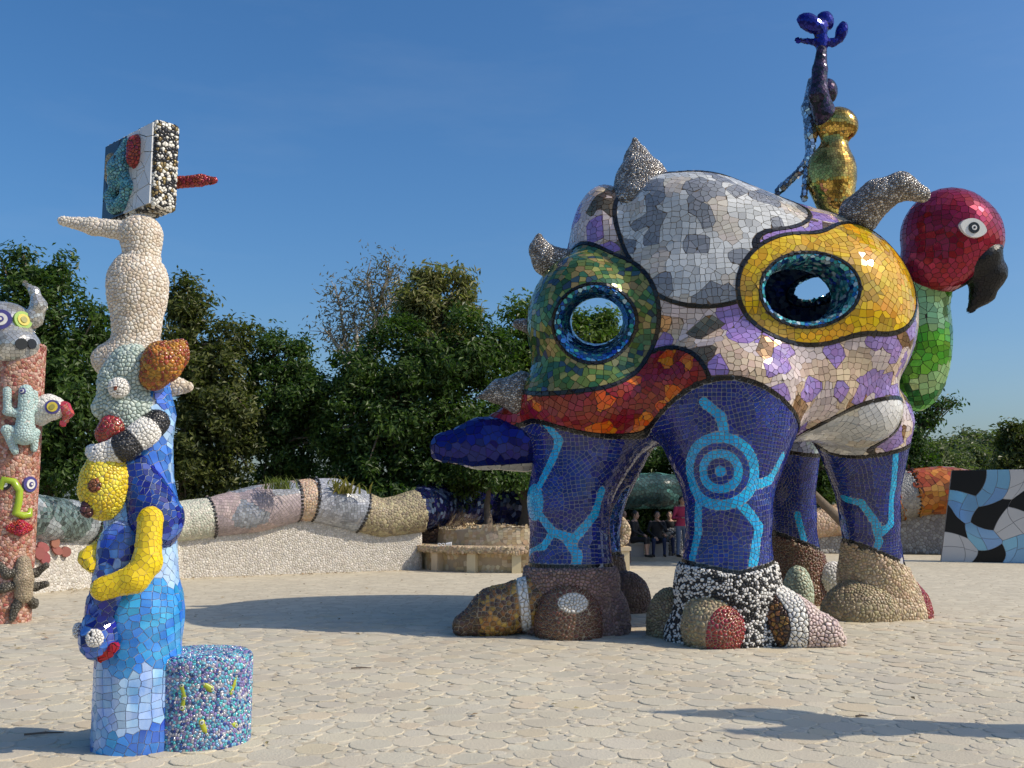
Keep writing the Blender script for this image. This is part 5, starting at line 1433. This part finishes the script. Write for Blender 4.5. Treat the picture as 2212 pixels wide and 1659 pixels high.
# beaded seat beside the totem
sc_ = A(-2.185, 7.17, 0)
TSeat = Thing('beaded_seat', 'round seat covered in tiny blue and violet beads beside the blue column', 'stool', sc_)
def f_seat(p):
    q = (p-sc_)*A(.98, 1.02, 1); r = np.hypot(q[..., 0], q[..., 1])
    dx = r-.295; dz = np.abs(p[..., 2]-.29)-.27
    return np.minimum(np.maximum(dx, dz), 0)+np.hypot(np.maximum(dx, 0), np.maximum(dz, 0))-.05
bd = [mat('bead sky', (.16, .40, .55), .16, .1, .3, .03), mat('bead violet', (.24, .20, .42), .16, .1, .3, .03), mat('bead silver', (.52, .52, .56), .16, .3, .2, .02), mat('bead navy', (.03, .08, .24), .16, .1, .4, .02), mat('bead turq', (.10, .48, .52), .16, .1, .2, .02)]
seat = covered(TSeat, 'seat_body', f_seat, sc_-A(.45, .45, .02), sc_+A(.45, .45, .70), .024, .0185, .0015, grout('seat', (.30, .28, .36)), bd, [.25, .24, .22, .15, .14], 0, style='pebble', lift=.006, seed=230, cap=.7)
def onseat(px, py):
    return trace(f_seat, px, py, 5.0)
lime = [mat('lime glaze', (.36, .40, .03), .25, 0, .15, .015)]
wr = [mat('ring bead', (.70, .70, .60), .25, 0, .08, .01), mat('ring dark', (.10, .13, .12), .25, 0, .2, .02)]
def inlay(pts, rs, dots, label):
    q = [onseat(*a) for a in pts]
    q = [c-unit(grad(f_seat, c[None]))[0]*rs[0]*.55 for c in q]
    lo, hi = bounds(q, max(rs)+.02)
    mb = from_sdf(lambda p: chain(p, q, rs, .012), lo, hi, .006); TSeat.part('inlay', mb, lime, seat, label=label)
    for px, py, r in dots:
        c = onseat(px, py); n = unit(grad(f_seat, c[None]))[0]; Fm = frame(n, 0)
        mb = MB(); disc(mb, c+n*rs[0]*.42, Fm, r, r, .004, 0, 12); disc(mb, c+n*rs[0]*.42, Fm, r*.55, r*.55, .007, 1, 10)
        TSeat.part('inlay_dots', mb, wr, seat, kind='stuff')
inlay([(392, 1482), (398, 1503), (394, 1530)], [.020, .018, .022], [(394, 1480, .011), (399, 1508, .010), (394, 1528, .013)], 'long green inlay at the left')
inlay([(443, 1480), (455, 1488)], [.020, .026], [(440, 1477, .008), (457, 1488, .013)], 'leaf shaped green inlay')
inlay([(510, 1462), (506, 1478), (499, 1497)], [.013, .014, .017], [(510, 1461, .008), (501, 1494, .010)], 'slim green inlay')
inlay([(436, 1560), (441, 1575), (448, 1588)], [.026, .022, .015], [(436, 1560, .014), (448, 1587, .009)], 'green inlay near the base')
inlay([(505, 1565), (510, 1567)], [.021, .021], [(508, 1566, .010)], 'small round green inlay')
# ================================================================== left red totem
RY = 14.1
def rp_(x, y, d=0): return P(x, y, RY+d)
rc = A(-7.02, 14.1, 0)
TR = Thing('red_totem', 'terracotta pebble column with a horned silver head and mosaic reliefs at the left edge', 'sculpture', rc)
terr = [mat('terracotta chip', (.44, .20, .13), .4, 0, .3, .02), mat('rose chip', (.55, .34, .26), .4, 0, .2, .02), mat('brick chip', (.32, .10, .06), .4, 0, .3, .02)]
colf = lambda p: np.maximum(np.hypot(p[..., 0]-rc[0], p[..., 1]-rc[1])-.315, np.maximum(-.02-p[..., 2], p[..., 2]-3.9))
covered(TR, 'column', colf, rc-A(.45, .45, .05), rc+A(.45, .45, 3.95), .05, .042, .003, grout('terracotta', (.36, .22, .16)), terr, [.45, .35, .2], 0, style='pebble', lift=.006, seed=240, cap=.8)
sil = [gl('silver mirror', (.58, .57, .53), .16, .55, .2, .01), gl('silver sand', (.46, .44, .38), .18, .5, .2, .01)]
def f_bh(p): return union(.12, ell(p, rp_(6, 702), (.44, .38, .33)), ell(p, rp_(34, 748, -.14), (.32, .32, .28)), ell(p, rp_(-30, 750, -.1), (.3, .3, .28)))
covered(TR, 'horned_head', f_bh, rp_(10, 730)-A(.95, .75, .65), rp_(10, 730)+A(.75, .75, .65), .045, .055, .003, g_brown, sil, [.6, .4], .15, lift=.003, seed=241, tilt=.012, patch=.2)
hn = [rp_(50, 702), rp_(72, 688), rp_(84, 660), rp_(74, 630), rp_(53, 611)]
covered(TR, 'horn', lambda p: chain(p, hn, [.12, .125, .10, .06, .015], .05), *bounds(hn, .2), .03, .04, .0025, g_brown, sil, lift=.003, seed=242, tilt=.01)
hn2 = [rp_(-35, 702), rp_(-60, 688), rp_(-74, 660), rp_(-66, 630), rp_(-48, 611)]
covered(TR, 'horn', lambda p: chain(p, hn2, [.12, .125, .10, .06, .015], .05), *bounds(hn2, .2), .03, .04, .0025, g_brown, sil, lift=.003, seed=243, tilt=.01)
def rosette(T, f, px, py, r, cols, name, start, parent=None, asp=1.0):
    c = trace(f, px, py, start); n = unit(grad(f, c[None]))[0]; Fm = frame(n, 0)
    o = None
    for k, (q, m) in enumerate(cols):
        mb = MB(); disc(mb, c, Fm, r*q, r*q*asp, .02+.012*k, 0, 26)
        o2 = T.part(name if k == 0 else 'ring', mb, [m], o if k else parent); o = o or o2
mv = {n: mat('mo '+n, c, .3, 0, .2, .02, island=False, nscale=60) for n, c in dict(indigo=(.07, .06, .22), white=(.72, .70, .64), lime=(.26, .42, .05), yellow=(.60, .48, .06), olive=(.30, .28, .06), red=(.42, .03, .025), black=(.02, .02, .02)).items()}
rosette(TR, f_bh, 2, 690, .15, [(1, mv['indigo']), (.62, mv['white']), (.3, mv['indigo']), (.14, mv['white'])], 'round_eye', 11)
rosette(TR, f_bh, 49, 692, .14, [(1, mv['lime']), (.66, mv['yellow']), (.36, mv['olive'])], 'round_eye', 11)
rosette(TR, f_bh, 46, 743, .085, [(1, mv['black'])], 'nostril', 11); rosette(TR, f_bh, 68, 743, .075, [(1, mv['black'])], 'nostril', 11)
pale = [mat('pale blue bead', (.42, .56, .53), .4, 0, .12, .01)]
def front(px, py, d=0.0):
    c = trace(colf, min(max(px, 2), 70), py, 11); n = unit(grad(colf, c[None]))[0]; return c+n*d
def relief(name, paths, ms, s, seed, gm, k=.03, **pr):
    allp = [q for a, _ in paths for q in a]; mr = max(max(r) for _, r in paths)
    return covered(TR, name, lambda p: union(k, *[chain(p, a, r, k) for a, r in paths]), *bounds(allp, mr+.06), .03, s, .003, gm, ms, style='pebble', lift=.008, seed=seed, cap=.8, **pr)
F = front
relief('pale_relief', [([F(54, 845, .05), F(52, 900, .07), F(50, 940, .08)], [.085, .10, .14]),
                       ([F(48, 895, .05), F(20, 890, .05), F(19, 845, .05)], [.06, .05, .05]), ([F(55, 890, .05), F(70, 885, .05), F(72, 850, .05)], [.055, .045, .04]),
                       ([F(45, 935, .05), F(18, 930, .05), F(33, 975, .05)], [.07, .065, .045]), ([F(58, 935, .05), F(75, 935, .05), F(68, 970, .05)], [.065, .055, .04])], pale, .035, 244, g_white)
rosette(TR, lambda p: chain(p, [F(54, 845, .05), F(52, 900, .07)], [.085, .10]), 49, 845, .045, [(1, mv['indigo']), (.7, mv['white']), (.4, mv['indigo'])], 'small_eye', 11)
bd_ = [rp_(82, 890), rp_(105, 880, -.02), rp_(118, 882, -.02)]
covered(TR, 'bird_head', lambda p: union(.06, chain(p, bd_, [.20, .17, .15], .06)), *bounds(bd_, .3), .04, .045, .003, g_white, [mat('bird white bead', (.72, .69, .62), .4, 0, .12, .01)], style='pebble', lift=.009, seed=245, cap=.8)
f_bd2 = lambda p: chain(p, bd_, [.20, .17, .15], .06)
rosette(TR, f_bd2, 113, 879, .105, [(1, mv['indigo']), (.70, mv['yellow']), (.36, mv['olive'])], 'round_eye', 11)
bb = [rp_(138, 880, -.03), rp_(148, 892, -.03), rp_(136, 915, -.03)]
covered(TR, 'beak', lambda p: chain(p, bb, [.085, .06, .025], .03), *bounds(bb, .14), .025, .045, .003, g_white, [gl('coral tile', (.48, .05, .05), .2, var=.2)], lift=.004, seed=246)
mb = MB(); gp = [(-6, 1056), (10, 1036), (30, 1040), (42, 1060), (40, 1085), (34, 1108), (48, 1114), (62, 1112), (64, 1098)]
mb.tube([F(x, y, .015) for x, y in gp], [.045, .055, .05, .05, .05, .055, .055, .05, .03], 0, 10); TR.part('green_band', mb, [mat('apple glaze', (.34, .46, .03), .2, 0, .1, .01, island=False, nscale=40)])
rosette(TR, colf, 12, 1047, .075, [(1, mv['black']), (.5, mv['white'])], 'small_eye', 11); rosette(TR, colf, 64, 1046, .115, [(1, mv['indigo']), (.62, mv['white']), (.3, mv['indigo']), (.15, mv['white'])], 'small_eye', 11)
relief('red_oval', [([F(18, 1140, .0), F(42, 1134, .03), F(65, 1138, .0)], [.035, .065, .03]), ([F(20, 1144, .0), F(42, 1148, .03), F(64, 1143, .0)], [.03, .055, .03])], [gl('lip red', (.42, .015, .02), .2, var=.15)], .03, 247, g_dark)
relief('brown_relief', [([F(48, 1215, .03), F(46, 1250, .06), F(46, 1285, .05)], [.09, .12, .11])], [mat('toad bead', (.33, .26, .17), .4, 0, .2, .01)], .035, 248, g_tan)
dk = [mat('leg bead', (.09, .08, .06), .35, 0, .4, .01)]
for k, pts in enumerate(([(40, 1235), (15, 1240), (-8, 1220)], [(40, 1260), (10, 1270), (-10, 1275)], [(42, 1285), (32, 1310), (25, 1335)], [(56, 1235), (74, 1238), (86, 1222)], [(58, 1262), (76, 1268), (86, 1262)], [(55, 1290), (66, 1305), (72, 1300)])):
    q = [F(min(x, 76), y, .04+max(0, x-76)*.008)+A(max(0, x-76)*.0065, 0, 0) for x, y in pts]
    covered(TR, 'relief_leg', lambda p: chain(p, q, [.05, .055, .04], .03), *bounds(q, .1), .03, .035, .003, g_dark, dk, style='pebble', lift=.008, seed=250+k, cap=.8)
# ================================================================== totem outside the frame whose shadow falls into it
oc = A(5.75, 6.9, 0)
TO = Thing('winged_totem', 'tall totem with two pointed wings standing just outside the picture at the right', 'sculpture', oc)
oc_pts = [oc, oc+A(0, 0, 1.8), oc+A(0, 0, 3.2)]
covered(TO, 'column', lambda p: np.maximum(chain(p, oc_pts, [.30, .24, .20], .1), -.02-p[..., 2]), *bounds(oc_pts, .4), .06, .10, .006, g_dark, glass, lift=.005, seed=260)
wg = unit(A(.37, .93, 0))
w1 = [oc+A(0, 0, 2.9)-wg*.1, oc+A(0, 0, 3.5)+wg*.15, oc+A(0, 0, 4.35)+wg*.05]; w2 = [oc+A(0, 0, 2.9), oc+A(0, 0, 3.3)-wg*.45, oc+A(0, 0, 3.75)-wg*.5]
covered(TO, 'wing', lambda p: chain(p, w1, [.26, .24, .03], .1), *bounds(w1, .4), .06, .10, .006, g_dark, yellow, lift=.005, seed=261); covered(TO, 'wing', lambda p: chain(p, w2, [.22, .16, .03], .1), *bounds(w2, .4), .06, .10, .006, g_dark, redm, lift=.005, seed=262)
# ================================================================== twigs on the paving
for x, y, L, a, lab in ((95, 1590, .26, .25, 'thin dark twig lying in the shadow of the blue totem'), (1862, 1552, .10, .1, 'short brown twig on the sunlit paving'), (780, 1447, .2, .1, 'thin pale twig on the paving near the long shadow')):
    c = G(x, y)+A(0, 0, .018); d = A(math.cos(a), math.sin(a), 0)
    mb = MB(); mb.tube([c-d*L/2, c+A(0, .008, .004), c+d*L/2], [.007, .008, .004], 0, 6); mb.tube([c, c+A(-math.sin(a), math.cos(a), .1)*.05], [.004, .002], 0, 5)
    o = link('twig', mb.mesh('twig', [bark], c), loc=c); o['label'] = lab; o['category'] = 'twig'; o['group'] = 'twigs on the paving'
# ================================================================== people in the shade
skin = mat('skin', (.42, .24, .16), .5, 0, .05, 0, island=False)
hairm = mat('dark hair', (.02, .014, .01), .5, 0, .2, 0, island=False)
def cloth(n, c): return mat('cloth '+n, c, .85, 0, .15, .01, island=False, nscale=20)
def person(label, base, face, hipz, knees, feet, hands, elbows, cloths, lean=.05, hair='short', head_turn=0.0, scale=1.0):
    """local frame: x to the person's left, y forward, z up; all joints in metres"""
    Rz = rotm(face)
    W = lambda v: base+(np.asarray(v, float)*scale) @ Rz.T
    T = Thing('person', label, 'person', base)
    hip = A(0, 0, hipz); ch = A(0, lean, hipz+.42); nk_ = A(0, lean*1.15, hipz+.56); hdc = A(0, lean*1.15+.03, hipz+.70)
    sh = [A(-.18, lean, hipz+.50), A(.18, lean, hipz+.50)]; hp = [A(-.09, 0, hipz), A(.09, 0, hipz)]
    fl = [lambda p: union(.05, ell(p, W(A(0, lean*.5, hipz+.22)), A(.155, .11, .27)*scale, Rz), ell(p, W(ch), A(.175, .115, .17)*scale, Rz), ell(p, W(A(0, 0, hipz+.02)), A(.165, .12, .13)*scale, Rz)),
          lambda p: cone(p, W(nk_-A(0, 0, .05)), W(hdc), .055*scale, .05*scale)]
    for s in (0, 1):
        fl.append(lambda p, s=s: chain(p, [W(sh[s]), W(elbows[s]), W(hands[s])], [.058*scale, .043*scale, .028*scale], .02))
        fl.append(lambda p, s=s: chain(p, [W(hp[s]), W(knees[s]), W(feet[s]+A(0, -.02, .09))], [.085*scale, .058*scale, .040*scale], .02))
        fl.append(lambda p, s=s: cone(p, W(feet[s]+A(0, -.04, .045)), W(feet[s]+A(0, .14, .03)), .042*scale, .032*scale))
    def fh(p): return union(.025, ell(p, W(hdc+A(0, .0, .015)), A(.075, .092, .105)*scale, Rz), ell(p, W(hdc+A(0, .035, -.05)), A(.05, .06, .06)*scale, Rz), cone(p, W(hdc+A(0, .088, .0)), W(hdc+A(0, .108, -.02)), .011, .014))
    def f(p): return smin(union(.03, *[g(p) for g in fl]), fh(p), .02)
    pts = np.array([W(v) for v in (hip, hdc+A(0, 0, .12), *knees, *feet, *hands, *elbows)])
    V, Q, N = sdf_mesh(f, pts.min(0)-.25, pts.max(0)+.25, .024)
    c = ((V[Q].mean(1)-base) @ Rz)/scale
    mi = np.array([cloths(q, hipz, knees, feet) for q in c])
    mb = MB(); mb.add(V, Q, mi, True)
    T.part('body', mb, [skin]+person.cl)
    # hair
    hb = W(hdc+A(0, -.018, .035))
    def fhair(p):
        g = ell(p, hb, A(.088, .095, .10)*scale, Rz)
        if hair == 'long': g = smin(g, cone(p, W(hdc+A(0, -.06, 0)), W(hdc+A(0, -.07, -.24)), .075*scale, .055*scale), .03)
        if hair == 'bun': g = smin(g, ell(p, W(hdc+A(0, -.12, .06)), (.045, .045, .045)), .02)
        q = ((p-W(hdc)) @ Rz)/scale
        return smax(g, q[..., 1]-.045-.4*np.maximum(q[..., 2]-.02, 0), .01)
    mb = from_sdf(fhair, hb-.42, hb+.25, .02); T.part('hair', mb, [hairm])
    em = mat('eye dark', (.02, .015, .012), .2, 0, 0, 0); lm = mat('lip', (.30, .10, .09), .5, 0, 0, 0)
    for s in (-1, 1):
        mb = MB(); mb.tube([W(hdc+A(s*.032-.012, .083, .018)), W(hdc+A(s*.032+.012, .083, .018))], .008, 0, 6); T.part('eye', mb, [em])
        mb = MB(); mb.tube([W(hdc+A(s*.076, -.005, .02)), W(hdc+A(s*.080, -.012, -.02))], [.018, .012], 0, 7); T.part('ear', mb, [skin])
    mb = MB(); mb.tube([W(hdc+A(-.02, .086, -.058)), W(hdc+A(.02, .086, -.058))], .006, 0, 6); T.part('mouth', mb, [lm])
    # hands: palm, four unequal curled fingers, thumb off the side
    for s in (0, 1):
        h0 = np.asarray(hands[s], float); d = unit(h0-elbows[s]); side = unit(np.cross(d, A(0, 0, 1)+.01)); up_ = np.cross(side, d)
        def fhand(p):
            g = ell(p, W(h0+d*.045), A(.042, .05, .024)*scale, Rz @ np.stack([side, d, up_], 1))
            for k, (o_, L) in enumerate(((-.030, .062), (-.010, .072), (.010, .068), (.029, .052))):
                a_ = h0+d*.075+side*o_; b_ = a_+d*L*.55-up_*.008; c_ = b_+d*L*.4-up_*.028
                g = smin(g, chain(p, [W(a_), W(b_), W(c_)], [.0095, .009, .0075], .004), .006)
            tb_ = h0+d*.02+side*.035*(1 if s else -1)
            return smin(g, chain(p, [W(tb_), W(tb_+d*.03+side*.025*(1 if s else -1)), W(tb_+d*.055+side*.03*(1 if s else -1)-up_*.012)], [.012, .010, .008], .004), .006)
        mb = from_sdf(fhand, W(h0+d*.06)-.16, W(h0+d*.06)+.16, .0085); T.part('hand', mb, [skin])
    return T
def wear(top_to, sleeve, bottom_to, legs_from=None):
    """1 = upper garment, 2 = lower garment, 0 = skin, 3 = shoes"""
    def w(q, hz_, knees, feet):
        r = 0
        torso = abs(q[0]) < .25
        k0 = min(np.linalg.norm(q-k) for k in knees); 
        if q[2] > hz_-.02 and q[2] < hz_+.53 and (np.hypot(q[0], q[1]) < sleeve): r = 1
        elif q[2] <= hz_+.10 and (min(f_[2] for f_ in feet)+bottom_to) < q[2] and (np.hypot(q[0], q[1]) < .75): r = 2
        if q[2] < .07 : r = 3
        return r
    return w
black_c, jeans_c, pink_c, shoe_c, navy_c = cloth('black', (.018, .017, .018)), cloth('denim', (.10, .13, .20)), cloth('magenta', (.36, .03, .09)), cloth('shoe', (.03, .025, .02)), cloth('navy', (.015, .025, .07))
zt = .12
def at(px, Y): q = P(px, 1085, Y); q[2] = zt; return q
person.cl = [black_c, black_c, shoe_c]
person('seated person in a black dress with bare legs, nearest the end of the tan bench', at(1366, 28.6), rad(-115), .47, [A(-.10, .42, .50), A(.12, .40, .50)], [A(-.10, .40, 0), A(.14, .46, 0)], [A(-.08, .30, .62), A(.10, .34, .60)], [A(-.27, .10, .74), A(.27, .10, .74)], wear(0, .42, .36), hair='short')
person.cl = [black_c, navy_c, shoe_c]
person('seated person in dark clothes holding a hand to the face', at(1418, 28.9), rad(180), .45, [A(-.15, .40, .46), A(.15, .38, .46)], [A(-.16, .34, 0), A(.16, .36, 0)], [A(-.04, .17, .98), A(.10, .30, .55)], [A(-.24, .22, .72), A(.27, .08, .72)], wear(0, .40, .06), hair='short')
person.cl = [pink_c, jeans_c, shoe_c]
person('standing person in a magenta top and faded jeans beside the blue leg', at(1470, 28.5), rad(200), .88, [A(-.10, .03, .48), A(.10, .02, .48)], [A(-.11, 0, 0), A(.12, .02, 0)], [A(-.12, .26, 1.08), A(.12, .27, 1.10)], [A(-.26, .04, 1.10), A(.26, .04, 1.10)], wear(0, .36, .07), hair='long')
person.cl = [black_c, black_c, shoe_c]
person('dark haired person in black sitting behind the one in the black dress', at(1343, 29.3), rad(-150), .47, [A(-.12, .42, .48), A(.12, .42, .48)], [A(-.12, .40, 0), A(.12, .42, 0)], [A(-.10, .34, .58), A(.12, .30, .62)], [A(-.27, .10, .72), A(.27, .10, .72)], wear(0, .42, .06), hair='long')
person.cl = [black_c, navy_c, shoe_c]
person('person in dark clothes sitting beside the grey pebble block', at(1446, 29.5), rad(165), .45, [A(-.12, .40, .46), A(.12, .40, .46)], [A(-.12, .38, 0), A(.12, .38, 0)], [A(-.10, .34, .58), A(.14, .30, .62)], [A(-.27, .10, .72), A(.27, .10, .72)], wear(0, .42, .06), hair='bun')
mb = MB()
for px, Y in ((1366, 28.75), (1343, 29.5), (1418, 29.15), (1446, 29.75)): q = at(px, Y); mb.box(q+A(0, .0, .19), (.62, .42, .38))
o = link('stone_seat', mb.mesh('stone_seat', [ggrey[1]]), None) if False else None
for px, Y, lb_ in ((1366, 28.72, 'under the person in the black dress'), (1343, 29.45, 'under the dark haired person at the back'), (1418, 29.05, 'under the person with a hand to the face'), (1446, 29.68, 'under the person beside the pebble block')):
    q = at(px, Y); Tq = Thing('stone_seat', 'low grey stone seat '+lb_, 'seat', q, 'stone seats in the shade')
    mb = MB(); mb.box(q+A(0, .06, .17), (.60, .40, .34)); Tq.part('seat_base', mb, ggrey[1]); mb = MB(); mb.box(q+A(0, .06, .365), (.66, .46, .045)); Tq.part('seat_top', mb, ggrey[0])
